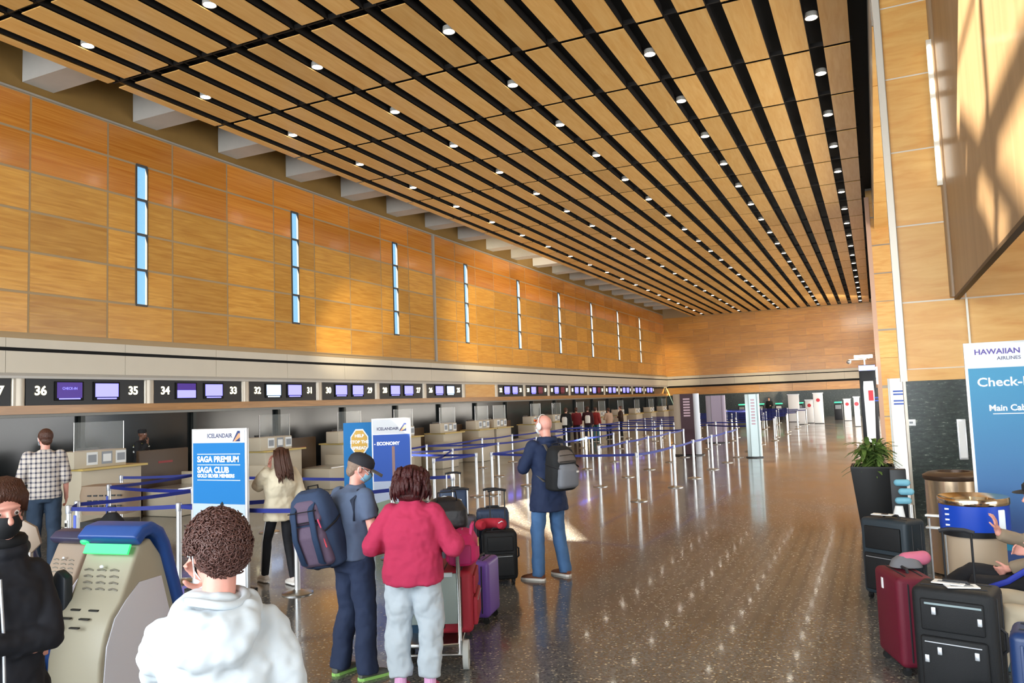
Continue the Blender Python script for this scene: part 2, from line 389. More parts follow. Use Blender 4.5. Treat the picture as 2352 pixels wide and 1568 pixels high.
# near pier, facing the camera
PY = 13.9
struct('wall_pier', MB().box(.41, 9, PY+.02, PY+.6, 0, RZ), mat('joint_metal', 'd8d0c0', .4))
mb = MB(); fP = lambda x, z, d: (x, PY-d+.02, z)
zp = [2.42, 3.49, 4.73, 5.95, 7.18, 8.39, 9.6, 10.8, 12.0, 13.2]
for j in range(len(zp)-1):
    if j == 0: xs = [.47, 1.37, 2.6, 3.8, 5.0]
    else: xs = [.47, 1.37, 2.6]
    for i in range(len(xs)-1): panel_rect(mb, xs[i], xs[i+1], zp[j], zp[j+1], fP, .006, .012)
panel_rect(mb, .43, 5, 2.23, 2.415, fP, .07, .003)
wp = bpy.data.objects['wall_pier']
struct('wood_panels', mb, pier_wood, wp, 'golden wood panels with pale metal joints')
struct('marble_dado', MB().box(.43, 6, PY-.03, PY+.02, 0, 2.23), marble_m, wp, 'speckled dark green marble dado')
struct('trim_7', MB().box(.37, .47, PY-.06, PY+.2, 2.23, 14).box(.40, .44, PY-.05, PY+.3, 0, 2.23), mat('corner_trim', 'd9d2c4', .35, .2), None, 'pale metal corner strip of the near pier')
struct('trim_8', MB().box(1.30, 1.37, PY-.02, PY+.0, 3.5, 3.5001) if False else MB().box(1.355, 1.385, PY-.045, PY-.02, 2.42, 3.49), mat('corner_trim', 'd9d2c4'))
# high overhead wall running towards the camera
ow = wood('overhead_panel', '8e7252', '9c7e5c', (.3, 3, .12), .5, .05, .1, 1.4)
OX = 1.22
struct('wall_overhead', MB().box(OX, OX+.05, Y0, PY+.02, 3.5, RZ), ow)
struct('trim_9', MB().box(OX-.012, OX+.06, Y0, PY-.04, 3.47, 3.515), mat('dark_edge', '5a4630', .6))
struct('trim_10', MB().cyl((OX-.01, PY-.03), .06, 3.52, 15), ow)
ls = thing('bright_strip', 'vertical strip of four bright white segments in the corner beside the overhead wall', 'light', (1.14, PY-.10, 0))
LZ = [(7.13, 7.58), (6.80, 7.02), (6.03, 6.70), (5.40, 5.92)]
for za, zb_ in LZ: link('bright_segment', MB().loft([(0, 0, za, .018, .015), (0, 0, za+.04, .032, .022), (0, 0, zb_-.04, .032, .022), (0, 0, zb_, .018, .015)], 14, 2), mat('strip_glow', 'fff8e8', .4, emit=2.2), ls, True)  # four glowing white segments in the corner of the pier
link('strip_backing', MB().box(-.04, .04, .02, .06, LZ[-1][0]-.1, LZ[0][1]+.1), mat('corner_trim', 'd9d2c4'), ls)
# strip of bulkhead past the pier, second pier and right far wall
mb = MB()
for k in range(7): mb.box(.36, 1.4, PY+.65+2.75*k, PY+.65+2.75*k+2.7, 8.32, 8.4)
struct('wall_bulkhead', MB().box(.36, 1.6, PY+.6, 33, 8.4, 12.6), grey_trim)
struct('wood_panels', mb, pier_wood, bpy.data.objects['wall_bulkhead'])
mb = MB(); P2 = 33.0
for j, z in enumerate([.0, 1.1, 2.26, 3.3, 4.42, 5.5, 6.6, 7.7, 8.8]):
    xx = [(.12, .92), (.92, 2.2)]
    for a, b in xx: mb.box(a+.01, b-.01, P2-.03, P2, z+.01, z+1.06)
ws = struct('wall_second_pier', MB().box(.14, 6, P2, P2+.6, 0, 12.6), grey_trim)
struct('wood_panels', mb, pier_wood, ws)
struct('trim_11', MB().box(.08, .24, P2-.08, P2+.1, 0, 9.6), mat('rose_trim', 'c9a288', .4))
mb = MB(); fR = lambda y, z, d: (.36-d, y, z)
for i in range(19):
    for z in [2.27, 3.3, 4.35, 5.4, 6.45, 7.5, 8.55]: panel_rect(mb, 34+2.083*i, min(34+2.083*(i+1), YF), z, z+1.05, fR)
wr = struct('wall_right', MB().box(.37, .6, 33.5, YF, 0, 12.6), grey_trim)
struct('wood_panels', mb, far_wood, wr); struct('marble_dado', MB().box(.33, .37, 33.6, YF, 0, 2.26), marble_m, wr)
# right bay side: glazed front of the bay with mullions
g = MB()
for k in range(8): g.box(7.9, 8.0, PY+.6+2.6*k, PY+.7+2.6*k, 0, 9)
for z in (0, 2.6, 5.2, 8.9): g.box(7.9, 8.0, PY+.6, P2, z, z+.1)
struct('window_20', g, mat('mullion', '30322f', .4, .4))
struct('roof_bay', MB().box(1.3, 8, PY+.6, P2+.6, 8.9, 9.1), mat('roof_white', 'd8d0c0', .8))

# ---- unseen front of the hall: shaped openings let the low sun in
from mathutils.geometry import tessellate_polygon
def wall_hole(name, outer, holes, f, m):
    loops = [[Vector((p[0], p[1], 0)) for p in L] for L in [outer]+holes]
    tris = tessellate_polygon(loops); pts = [p for L in loops for p in L]
    mb = MB(); mb.v = [f(p.x, p.y) for p in pts]; mb.f = [tuple(t) for t in tris]
    o = struct(name, mb, m); md = o.modifiers.new('solid', 'SOLIDIFY'); md.thickness = .06; md.offset = 0; return o
def ray(x, y): return fw + rt*((x-1176)/F) - up*((y-784)/F)
def px_on(x, y, axis, val):
    d = ray(x, y); o = Vector((0, 0, HC)); return o + d*((val-o[axis])/d[axis])
plaster = mat('front_plaster', 'c8beac', .8)
def up_to_roof(w): return w - SUN*((w.z-RZ)/SUN.z)
hole1 = []
for p in [(2178, -60), (2193, 120), (2190, 270), (2216, 330), (2222, 420), (2262, 480), (2285, 540), (2302, 562), (2352, 505), (2420, 440), (2440, -60)]:
    w = up_to_roof(px_on(p[0], p[1], 0, OX)); hole1.append((w.x, w.y))
hole2 = []
for p in [(1118, 1172), (1217, 1143), (1262, 1160), (1290, 1192), (1346, 1243), (1236, 1238), (1160, 1212), (1118, 1190)]:
    w = up_to_roof(px_on(p[0], p[1], 2, 0)); hole2.append((w.x, w.y))
wall_hole('roof_front', [(-19, Y0-.1), (9, Y0-.1), (9, 7.75), (-19, 7.75)], [hole1, hole2], lambda x, y: (x, y, RZ), plaster)
struct('wall_front', MB().box(-19, 9, Y0-.2, Y0, 0, RZ), plaster)
struct('wall_side_front', MB().box(LX-.4, LX-.25, Y0, 8.3, 0, RZ).box(LX-.25, LX+.02, Y0, -.8, 0, RZ).box(LX-.25, LX, -.8, 6.5, 10, RZ), plaster)
def truss(name, a, b, wd, axis, val):
    P = [up_to_roof(px_on(q[0], q[1], axis, val)) for q in (a, b)]
    struct(name, MB().tube(P, wd, 8), mat('truss_steel', '8a8a88', .5, .5))
truss('trim_12', (2205, 290), (2370, 540), .07, 0, OX); truss('trim_13', (2370, 90), (2215, 440), .10, 0, OX)
truss('trim_14', (2240, -20), (2160, 290), .03, 0, OX); truss('trim_15', (2250, -20), (2292, 560), .05, 0, OX)
truss('trim_17', (1180, 1145), (1262, 1240), .06, 2, 0); truss('trim_18', (1118, 1180), (1260, 1236), .08, 2, 0)
struct('wall_front_right', MB().box(8.9, 9, Y0, PY+.6, 0, RZ), plaster)

# ================================================================ COUNTER SIGNS
num_m = mat('number_cream', 'fff4c8', .5, emit=1.3)
scr_b = mat('screen_blue', '6e6cf0', .4, emit=1.1); scr_p = mat('screen_purple', '2a0f5c', .4, emit=.7)
scr_r = mat('screen_maroon', '4a1020', .4, emit=.6); scr_w = mat('screen_white', 'a8c4f0', .4, emit=1.2)
pier_m = mat('sign_pier', 'b4ab9c', .3, .3)
black_gl = mat('black_gloss', '050507', .45)
u_ = 'zero one two three four five six seven eight nine ten eleven twelve thirteen fourteen fifteen sixteen seventeen eighteen nineteen'.split()
WN = [u_[i] if i < 20 else ['twenty', 'thirty'][i//10-2]+('-'+u_[i % 10] if i % 10 else '') for i in range(40)]
RX = (PI/2, 0, PI/2)
for k in range(17):
    y0 = 11.62+3.57*k; y1 = y0+3.22
    hi = 36-2*k; lo = hi-1
    if y1 > 71.5 or lo < 1: break
    blank = k in (6,)
    t = thing('counter_sign', 'black sign box reading %s and %s in cream numbers over the desks' % (WN[hi], WN[lo]) if not blank else 'blank tan panel between the number signs over the desks', 'sign' if not blank else 'panel', (LX+.05, y0, 2.47))
    link('sign_box', MB().box(-.1, .04, 0, y1-y0, 0, .635), black_gl if not blank else pier_wood, t)
    link('divider', MB().loft([(-.0, -.175, 0, .10, .16), (-.0, -.175, .635, .10, .16)], 20, 3), pier_m, t, True)
    if blank: continue
    s = .30
    text('number', str(hi), s, num_m, t, (.045, .36, .34), RX, .006, bold=.007, sx=1.0)
    text('number', str(lo), s, num_m, t, (.045, y1-y0-.32, .34), RX, .006, bold=.007)
    for q, yy in enumerate((1.08, 2.1)):
        fr = link('screen', MB().cbox((.055, yy, .34), (.03, .76, .47)), black_m, t, bevel=.01)
        two = (k+q) % 3
        if k in (3, 5, 8, 10): c1, c2 = (scr_p, scr_b)
        else: c1, c2 = scr_p, scr_b
        if k == 2 and q == 0 or k == 5 and q == 1: c1 = c2 = scr_w
        if k in (8, 9, 11) and q == 1: c1 = c2 = scr_r
        if (k, q) == (0, 0): link('screen_picture', MB().box(.071, .074, yy-.33, yy+.33, .17, .55), scr_p, fr); link('screen_text', MB().box(.075, .077, yy-.28, yy+.28, .135, .165), scr_b, fr); text('screen_word', 'CHECK-IN', .085, scr_b, fr, (.076, yy, .40), RX, .001)
        elif (k, q) == (1, 0): link('screen_picture', MB().box(.071, .074, yy-.33, yy+.33, .37, .55), scr_p, fr); link('screen_text', MB().box(.071, .074, yy-.33, yy+.33, .14, .36), c2, fr)
        else: link('screen_picture', MB().box(.071, .074, yy-.33, yy+.33, .19, .53), c2, fr); link('screen_text', MB().box(.071, .074, yy-.28, yy+.28, .13, .165), c2, fr)
t = thing('counter_sign', 'black counter sign box numbered 37, cut by the left edge', 'sign', (LX+.05, 8.05, 2.47))
link('sign_box', MB().box(-.1, .04, 0, 3.22, 0, .635), black_gl, t); text('number', '37', .30, num_m, t, (.045, 2.92, .34), RX, .006, bold=.007)

# ================================================================ DESKS
paper = mat('paper_sheet', 'dfe3e4', .7); paper2 = mat('paper_print', '8f959c', .7); pinkp = mat('pink_notice', 'd9a593', .7)
def desk(y, x=-14.4, lab='', first=False, w=1.3):
    t = thing('check_in_desk', lab, 'desk', (x, y, 0))
    link('lower_body', MB().box(-.35, .45, -.1, w-.02, 0, 1.10), beige_m, t, bevel=.02)
    link('worktop', MB().box(-.4, .52, -.12, w+.08, 1.10, 1.14), mat('worktop_edge', 'c2a860', .5), t)
    link('upper_shelf', MB().box(-.05, .4, -.22, w-.35, 1.14, 1.48), beige_m, t, bevel=.015)
    for q, yy in enumerate((.05, .38, .70)):
        s = link('notice', MB().box(.402, .406, yy, yy+.24, 1.2, 1.45), paper if q != 1 else paper2, t)
        link('print', MB().box(.4065, .409, yy+.03, yy+.21, 1.25, 1.4), paper2 if q != 1 else paper, s)
    sc_ = link('acrylic_screen', MB().box(.36, .37, -.2, w-.4, 1.48, 2.05), glass_m, t)
    link('screen_post', MB().box(.355, .375, -.21, -.20, 1.48, 2.05), steel, sc_); link('screen_post', MB().box(.355, .375, w-.4, w-.39, 1.48, 2.05), steel, sc_)
    link('monitor', MB().box(-.28, -.24, .3, .8, 1.2, 1.52).box(-.28, -.2, .5, .6, 1.12, 1.22), dark_m, t)
    return register(t)
dpos = [(10.4, -14.6), (15.35, -14.5), (18.5, -14.5), (21.4, -14.5), (24.3, -14.5), (27.0, -14.5), (28.6, -14.5), (32.4, -14.5), (35.2, -14.6), (38.6, -14.6), (42.2, -14.6), (45.8, -14.6), (49.4, -14.6), (53, -14.6), (56.6, -14.6), (60.2, -14.6), (63.8, -14.6)]
labs = ['beige check-in desk with notices behind the man in the plaid shirt', 'beige check-in desk behind the woman in the cream jacket', 'beige check-in desk partly hidden left of the blue octagon sign',
 'beige check-in desk hidden behind the two tall banners', 'beige check-in desk just right of the white-topped economy banner', 'beige check-in desk covered with notices, left one of a joined pair', 'beige check-in desk covered with notices, right one of a joined pair',
 'beige check-in desk just left of the bald man']
D0 = None
for i, (y, x) in enumerate(dpos):
    if D0 is None: D0 = desk(y, x, labs[0])
    elif i < 8: dup(D0, (x, y, 0), 0, labs[i])
    else: dup(D0, (x, y, 0), 0, 'small beige check-in desk in the far row past the queue of people', 'far beige check-in desks')
pt = thing('partition_panel', 'brown partition panel beside the desk left of the saga banner', 'partition', (-14.9, 12.2, 0))
link('panel', MB().box(-.05, .05, 0, 1.35, 0, 1.36), mat('brown_panel', '4a3826', .5), pt, bevel=.01)
link('red_sticker', MB().box(.051, .054, .5, .9, 1.05, 1.1), mat('sticker_red', '8c2a2a', .5), pt); register(pt)
for i, y in enumerate([16.85, 20.0, 22.85, 25.7, 30.2, 33.8, 37.2]):
    dup(pt, (-14.9, y, 0), 0, ['brown partition panel right of the desk behind the cream jacket', 'brown partition panel behind the octagon sign', 'brown partition panel behind the economy banner', 'brown partition panel left of the joined pair of desks', 'brown partition panel right of the joined pair of desks', 'brown partition panel behind the bald man', 'farthest brown partition panel'][i])
bw = thing('baggage_scale', 'low beige baggage well with steel rim beside the front desk', 'baggage scale', (-13.9, 11.9, 0))
link('well_body', MB().box(-.5, .5, 0, 1.12, 0, .55), beige_m, bw, bevel=.03); link('steel_deck', MB().box(-.4, .48, 0.08, 1.04, .55, .58), steel, bw); link('end_wall', MB().box(-.5, .5, 1.04, 1.12, .5, .85), beige_m, bw, bevel=.01)
register(bw)
for i, y in enumerate([13.4, 16.85, 19.95, 22.8, 25.65, 30.1]):
    dup(bw, (-13.8, y, 0), 0, ['low beige baggage well behind the saga banner', 'low beige baggage well right of the woman in cream', 'low beige baggage well behind the octagon sign', 'low beige baggage well right of the economy banner', 'low beige baggage well left of the joined desks', 'low beige baggage well past the joined desks'][i])
# tall wire cage dolly / pet crate on a cart by the first desk
cr = thing('pet_crate', 'tan plastic pet crate with slotted side on a black dolly', 'crate', (-12.6, 9.75, 0), .35)
cb = link('crate_body', MB().loft([(0, 0, .42, .42, .28), (0, 0, .75, .46, .31), (0, 0, .92, .43, .29)], 32, 5), mat('crate_tan', '9a8570', .6), cr, True)
for a in range(6):
    for b in range(3): link('slot', MB().cbox((-.2+.11*a, -.31, .58+.09*b), (.07, .02, .025)), dark_m, cb)
pass; link('dolly', MB().box(-.4, .4, -.26, .26, .2, .3), dark_m, cr)
for a in (-.3, .3):
    for b in (-.2, .2): link('wheel', MB().tube([(a, b-.02, .1), (a, b+.02, .1)], .1, 16), rubber, cr, True)

# ================================================================ PEOPLE
def cloth(name, col, rough=.85, b=.35, bs=9, **k): return mat(name, col, rough, bump=b, bscale=bs, **k)
mat('notice_pink', 'd9a593', .7)
skin_m = mat('skin_light', 'd9a48c', .5, var=.06, vscale=30); skin_p = mat('skin_pink', 'e0a090', .5, var=.08, vscale=25); skin_d = mat('skin_dark', '6a4634', .5)
hair_br = mat('hair_brown', '4a2a1c', .45, bump=.8, bscale=60, bstretch=(3, 3, .6)); hair_red = mat('hair_dark_red', '401212', .42, bump=.9, bscale=70, bstretch=(2, 2, .7))
hair_gr = mat('hair_grey', '8a7464', .6, bump=.8, bscale=80); hair_gi = mat('hair_ginger', '9c5420', .5, bump=1, bscale=50)
eye_w = mat('eye_white', 'e8e4e0', .2); eye_d = mat('eye_dark', '2a1c14', .2); lip_m = mat('lips', 'b06a60', .5)
folds = bpy.data.textures.new('folds', 'CLOUDS'); folds.noise_scale = .13; folds.noise_depth = 2
curls = bpy.data.textures.new('curls', 'CLOUDS'); curls.noise_scale = .022; curls.noise_depth = 1
def remesh(o, vox, sm=3, fold=0, tex=None):
    r = o.modifiers.new('skin', 'REMESH'); r.mode = 'VOXEL'; r.voxel_size = vox; r.use_smooth_shade = True
    if sm: q = o.modifiers.new('smooth', 'SMOOTH'); q.iterations = sm; q.factor = .5
    if fold: d = o.modifiers.new('fold', 'DISPLACE'); d.texture = tex or folds; d.strength = fold; d.mid_level = .5
    return o
def V(*a): return Vector(a)
BASE = dict(pelvis=V(0, 0, .96), waist=V(0, 0, 1.10), chest=V(0, .01, 1.30), neck=V(0, -.01, 1.47), head=V(0, .03, 1.635),
    shL=V(-.175, 0, 1.415), elL=V(-.235, -.02, 1.14), wrL=V(-.245, .08, .90), shR=V(.175, 0, 1.415), elR=V(.235, -.02, 1.14), wrR=V(.245, .08, .90),
    hipL=V(-.095, 0, .93), knL=V(-.105, .02, .50), anL=V(-.11, -.02, .085), hipR=V(.095, 0, .93), knR=V(.105, .02, .50), anR=V(.11, -.02, .085))
def head_mtx(yaw, pitch, tilt=0): return Matrix.Rotation(math.radians(yaw), 3, 'Z') @ Matrix.Rotation(math.radians(pitch), 3, 'X') @ Matrix.Rotation(math.radians(tilt), 3, 'Y')
def hand(mb, wr, fwd, nrm, side, curl=.5, s=1.0):
    """palm from the wrist along fwd, palm faces nrm, thumb on the inner side; five separate bent fingers"""
    f = Vector(fwd).normalized(); n = Vector(nrm); n = (n-f*n.dot(f)).normalized(); a = f.cross(n)*side
    P = Matrix((a, f, n)).transposed(); w = Vector(wr)
    mb.cap(w-f*.02*s, w+f*.02*s, .026*s, .028*s, 12)
    for k in range(4): mb.cap(w+f*.015*s, w+f*.082*s+a*(-.030+.020*k)*s, .017*s, .013*s, 8, 3)
    ln = [.062, .072, .078, .070]
    for k in range(4):
        p = w+f*.085*s+a*(-.033+.022*k)*s; d = f+a*(-.10+.066*k); ang = 0; L = ln[k]*s
        for j, q in enumerate((.45, .32, .25)):
            ang += curl*(.55+.35*j); dd = (d*math.cos(ang)+n*math.sin(ang)).normalized(); e = p+dd*L*q*1.05
            mb.cap(p, e, (.0098-.0009*j)*s, (.0090-.0009*j)*s, 8, 3); p = e
    p = w+f*.02*s+a*.022*s
    for j, (q, d) in enumerate(((.042, f*.55+a*.8+n*.15), (.030, f*.8+a*.45+n*.4), (.024, f*.85+a*.15+n*.5))):
        e = p+d.normalized()*q*s; mb.cap(p, e, (.0135-.0015*j)*s, (.0120-.0015*j)*s, 8, 3); p = e
def shoe(mb, an, fw_, s=1.0, L=.27):
    f = Vector((fw_[0], fw_[1], 0)).normalized(); a = Vector((-f.y, f.x, 0)); o = Vector((an[0], an[1], 0))+Vector((0, 0, an[2]-.085*s))
    def P(x, y, z): return o+a*x+f*y+Vector((0, 0, z))
    rg = []
    for y, w, h, b in ((-.075, .018, .035, .02), (-.065, .034, .075, .004), (-.02, .038, .10, 0), (.04, .040, .085, 0), (.10, .047, .062, 0), (.15, .048, .05, 0), (.185, .036, .038, .004), (.20, .014, .025, .012)):
        rg.append([P(w*math.cos(t)*s, y*s*L/.27, (b+(h-b)*(.5+.5*math.sin(t)))*s) for t in [2*PI*k/16 for k in range(16)]])
    mb.rings(rg); return o, f, a
def person(label, loc, rotz, s=1.0, J=None, hd=(0, 0, 0), skin=None, vox=.009, group=None, hands=(.5, .5), girth=1.0, female=False, face=True, feetdir=(0, 0), handdir=None, shoes='202020', sole='e0ddd8', body_torso=True, sit=False):
    j = {k: v.copy() for k, v in BASE.items()}
    if J:
        for k, v in J.items(): j[k] = Vector(v)
    for k in j: j[k] = j[k]*s
    H = head_mtx(*hd); hc = j['head']; mb = MB()
    def hp(x, y, z): return hc+H @ Vector((x*s, y*s, z*s))
    sk = skin or skin_m
    mb.ell(hc+H @ Vector((0, -.012*s, .022*s)), (.075*s, .095*s, .092*s), H); mb.ell(hp(0, .022, -.045), (.056*s, .062*s, .068*s), H)
    mb.ell(hp(0, .050, -.088), (.030*s, .028*s, .022*s), H, 12, 8)
    if face:
        mb.cap(hp(0, .084, .022), hp(0, .104, -.018), .009*s, .014*s, 10, 4); mb.ell(hp(0, .078, .038), (.05*s, .02*s, .012*s), H, 14, 8)
        for q in (-1, 1): mb.ell(hp(.012*q, .092, -.022), (.008*s, .009*s, .007*s), H, 8, 6); mb.ell(hp(.036*q, .062, -.018), (.022*s, .022*s, .018*s), H, 10, 8)
        for q in (-1, 1):
            mb.tube([hp(.072*q, .006, -.02), hp(.082*q, -.002, .012), hp(.084*q, -.016, .020), hp(.082*q, -.022, .004), hp(.076*q, -.008, -.028)], [.008*s, .007*s, .007*s, .006*s, .008*s], 8)
            mb.ell(hp(.075*q, -.006, -.004), (.006*s, .018*s, .026*s), H, 8, 6)
    nk = j['neck']; mb.cap(nk-V(0, 0, .04*s), hc+H @ Vector((0, -.018*s, -.045*s)), .056*s*(.88 if female else 1), .050*s*(.88 if female else 1))
    g = girth; c = j['chest']; w = j['waist']; p = j['pelvis']
    if body_torso:
        mb.chain([nk-V(0, 0, .05*s), c, w, p], [.06*s, .11*s*g, .10*s*g, .11*s*g]); mb.cap(j['shL'], j['shR'], .045*s, .045*s)
        for q in 'LR': mb.cap(c, j['sh'+q], .09*s, .05*s)
        mb.cap(j['hipL'], j['hipR'], .085*s*g, .085*s*g)
    for q in 'LR':
        mb.chain([j['sh'+q], j['el'+q], j['wr'+q]], [.046*s, .038*s, .026*s]); mb.cap(j['hip'+q], j['kn'+q], .078*s, .05*s)
        mb.cap(j['kn'+q], (j['kn'+q]*.6+j['an'+q]*.4)-Vector((0, .012*s, 0)), .05*s, .048*s); mb.cap(j['kn'+q]*.6+j['an'+q]*.4-Vector((0, .012*s, 0)), j['an'+q], .048*s, .032*s)
    for i, (q, sd) in enumerate((('L', -1), ('R', 1))):
        a = j['wr'+q]; d = (a-j['el'+q]).normalized(); nn = Vector((-sd, .2, 0))
        if handdir and handdir.get(q): d, nn = Vector(handdir[q][0]), Vector(handdir[q][1])
        hand(mb, a+d*.02*s, d, nn, sd if handdir and handdir.get(q) and len(handdir[q]) > 2 else -sd*-1, hands[i], s*.95)
    body = remesh(link('person', mb, sk), vox, 3); body.location = loc; body.rotation_euler.z = rotz
    tag(body, label, 'person', group)
    for i, q in enumerate('LR'):
        sh = MB(); a = Vector((math.sin(math.radians(-feetdir[i])), math.cos(math.radians(feetdir[i])), 0))
        shoe(sh, j['an'+q], a, s); so_ = link('shoe', sh, mat('shoe_'+shoes, shoes, .6), body, True)
        sm = MB(); o = Vector((j['an'+q].x, j['an'+q].y, j['an'+q].z-.085*s)); b = Vector((-a.y, a.x, 0)); pr = []
        for y, w_ in ((-.078, .02), (-.05, .04), (.0, .041), (.06, .046), (.13, .051), (.175, .042), (.205, .016)): pr.append((y, w_))
        pts = [o+b*w_*s+a*y*s for y, w_ in pr]+[o-b*w_*s+a*y*s for y, w_ in reversed(pr)]
        sm.rings([[P_+Vector((0, 0, -.002)) for P_ in pts], [P_+Vector((0, 0, .022*s)) for P_ in pts]]); link('sole', sm, mat('sole_'+sole, sole, .6), so_)
    if face:
        for q in (-1, 1):
            e = link('eye', MB().ell(hp(.030*q, .0695, .012), (.0118*s,)*3, H, 12, 8), eye_w, body, True); link('iris', MB().ell(hp(.030*q, .0802, .012), (.0055*s, .003*s, .0055*s), H, 10, 6), eye_d, e, True)
        link('lips', MB().ell(hp(0, .083, -.052), (.021*s, .008*s, .007*s), H, 12, 6), lip_m, body, True)
    return body, j, hp, H
def torso_rings(j, s, g=1.0, d=1.0, hem=None, sh=.195, e=0):
    p, w, c, n = j['pelvis'], j['waist'], j['chest'], j['neck']; r = []
    if hem is not None: r.append((p.x*1.0, p.y, hem*s, .175*s*g, .125*s*d))
    r += [(p.x, p.y, p.z+.02*s, .172*s*g, .125*s*d), (w.x, w.y, w.z+.02*s, .160*s*g, .118*s*d), (c.x*.6+w.x*.4, c.y, c.z-.03*s, .172*s*g, .125*s*d), (c.x, c.y, c.z+.06*s, sh*.96*s, .120*s*d)]
    m = (j['shL']+j['shR'])/2; th = math.atan2((j['shR']-j['shL']).y, (j['shR']-j['shL']).x)
    r += [(m.x, m.y, m.z+.005*s, sh*s, .095*s*d, th), (m.x, m.y, m.z+.04*s, sh*.72*s, .082*s*d, th), (n.x, n.y, n.z+.015*s, .085*s, .072*s, th), (n.x, n.y+.004*s, n.z+.035*s, .066*s, .062*s, th)]
    return r
def top(name, body, j, s, m, g=1.0, d=1.0, hem=.90, sleeve='long', sr=(.068, .058, .048), vox=.010, fold=.016, sh=.195, extra=None):
    mb = MB(); mb.loft(torso_rings(j, s, g, d, hem, sh))
    for q in 'LR':
        S, E_, W_ = j['sh'+q], j['el'+q], j['wr'+q]; mb.ell(S, (sr[0]*1.02*s,)*3)
        if sleeve == 'long': mb.tube([S, S*.5+E_*.5, E_], [sr[0]*s, (sr[0]+sr[1])/2*s, sr[1]*s], 16); mb.ell(E_, (sr[1]*s,)*3); mb.tube([E_, W_*.97+E_*.03], [sr[1]*s, sr[2]*s], 16)
        elif sleeve == 'short': e = S*.38+E_*.62; mb.tube([S, e], [sr[0]*s, sr[1]*s*1.05], 16)
        elif sleeve == 'rolled': mb.tube([S, E_], [sr[0]*s, sr[1]*s], 16); mb.ell(E_, (sr[1]*s,)*3); mb.tube([E_, E_*.7+W_*.3], [sr[1]*s, sr[2]*s*1.1], 16)
        elif sleeve == 'three': mb.tube([S, E_], [sr[0]*s, sr[1]*s], 16); mb.ell(E_, (sr[1]*s,)*3); mb.tube([E_, E_*.35+W_*.65], [sr[1]*s, sr[2]*s], 16)
    if extra: extra(mb)
    return remesh(link(name, mb, m, body), vox, 12, fold*s*1.6)
def pants(name, body, j, s, m, g=1.0, d=1.0, r=(.098, .072, .062), hemz=.05, vox=.011, fold=.014, crotch=.80):
    mb = MB(); p = j['pelvis']; hl, hr = j['hipL'], j['hipR']
    mb.loft([(p.x, p.y, p.z-.13*s, .135*s*g, .105*s*d), (p.x, p.y, p.z-.06*s, .168*s*g, .122*s*d), (p.x, p.y, p.z+.02*s, .165*s*g, .116*s*d), (p.x, p.y, p.z+.12*s, .150*s*g, .108*s*d)])
    for q in 'LR':
        h, k, a = j['hip'+q], j['kn'+q], j['an'+q]; dn = (a-k).normalized(); e = a+dn*(.085-hemz-.01)*s
        mb.cap(h, h, r[0]*s, r[0]*s); mb.tube([h, h*.5+k*.5, k, k*.5+a*.5-Vector((0, .008*s, 0)), e], [r[0]*s, (r[0]*.55+r[1]*.45)*s, r[1]*s, (r[1]+r[2])/2*s, r[2]*s], 18)
    return remesh(link(name, mb, m, body), vox, 8, fold*s*1.6)
def skull_hair(hp, H, s, body, m, grow=.014, back=-.075, name='hair', tex=None, fold=.008, vox=.006, low=-.03, front=.045):
    mb = MB(); mb.ell(hp(0, -.032, .036), ((.077+grow)*s, (.086+grow)*s, (.086+grow)*s), H); mb.ell(hp(0, -.060, low), ((.060+grow*.7)*s, (.045+grow*.5)*s, .06*s), H)
    for q in (-1, 1): mb.ell(hp(.060*q, -.020, .022), ((.016+grow)*s, .040*s, .034*s), H)
    return remesh(link(name, mb, m, body), vox, 2, fold*s, tex or curls)
def eyeglasses(hp, body, s, m):
    o = MB()
    for q in (-1, 1):
        o.tube([hp(.032*q+.021*math.cos(t), .098, .012+.017*math.sin(t)) for t in [2*PI*k/16 for k in range(16)]], .0018*s, 6, closed=True)
        o.tube([hp(.053*q, .097, .016), hp(.078*q, .03, .016), hp(.084*q, -.012, .012)], .002*s, 6)
    o.tube([hp(-.011, .10, .014), hp(.011, .10, .014)], .0018*s, 6)
    return link('glasses', o, m, body, True)
def face_mask(hp, H, body, s, m, strap=True):
    mb = MB(); rg = []
    for z, w, y in ((-.094, .030, .070), (-.075, .052, .088), (-.048, .060, .106), (-.022, .058, .112), (.002, .045, .106)):
        rg.append([hp(w*math.sin(a), y-.075*(1-math.cos(a))*1.0+dy, z) for dy in (0, -.004) for a in ([-1.35+2.7*k/12 for k in range(13)] if dy == 0 else [1.35-2.7*k/12 for k in range(13)])])
    mb.rings(rg); f = link('face_mask', mb, m, body, True)
    if strap:
        for q in (-1, 1):
          t = MB(); t.tube([hp(.058*q, .075, -.005), hp(.082*q, .01, .022), hp(.088*q, -.02, .012), hp(.084*q, -.01, -.03), hp(.054*q, .06, -.07)], .0022*s, 6)
          link('ear_loop', t, mat('mask_loop', 'f0f0f0', .6), f)
    return f
mask_bl = mat('mask_blue', '8cc4e0', .7); mask_wh = mat('mask_white', 'e8ebec', .7); mask_bk = mat('mask_black', '14161a', .8)
jeans = cloth('jeans_blue', '4a6f9c', var=.25, vscale=6)

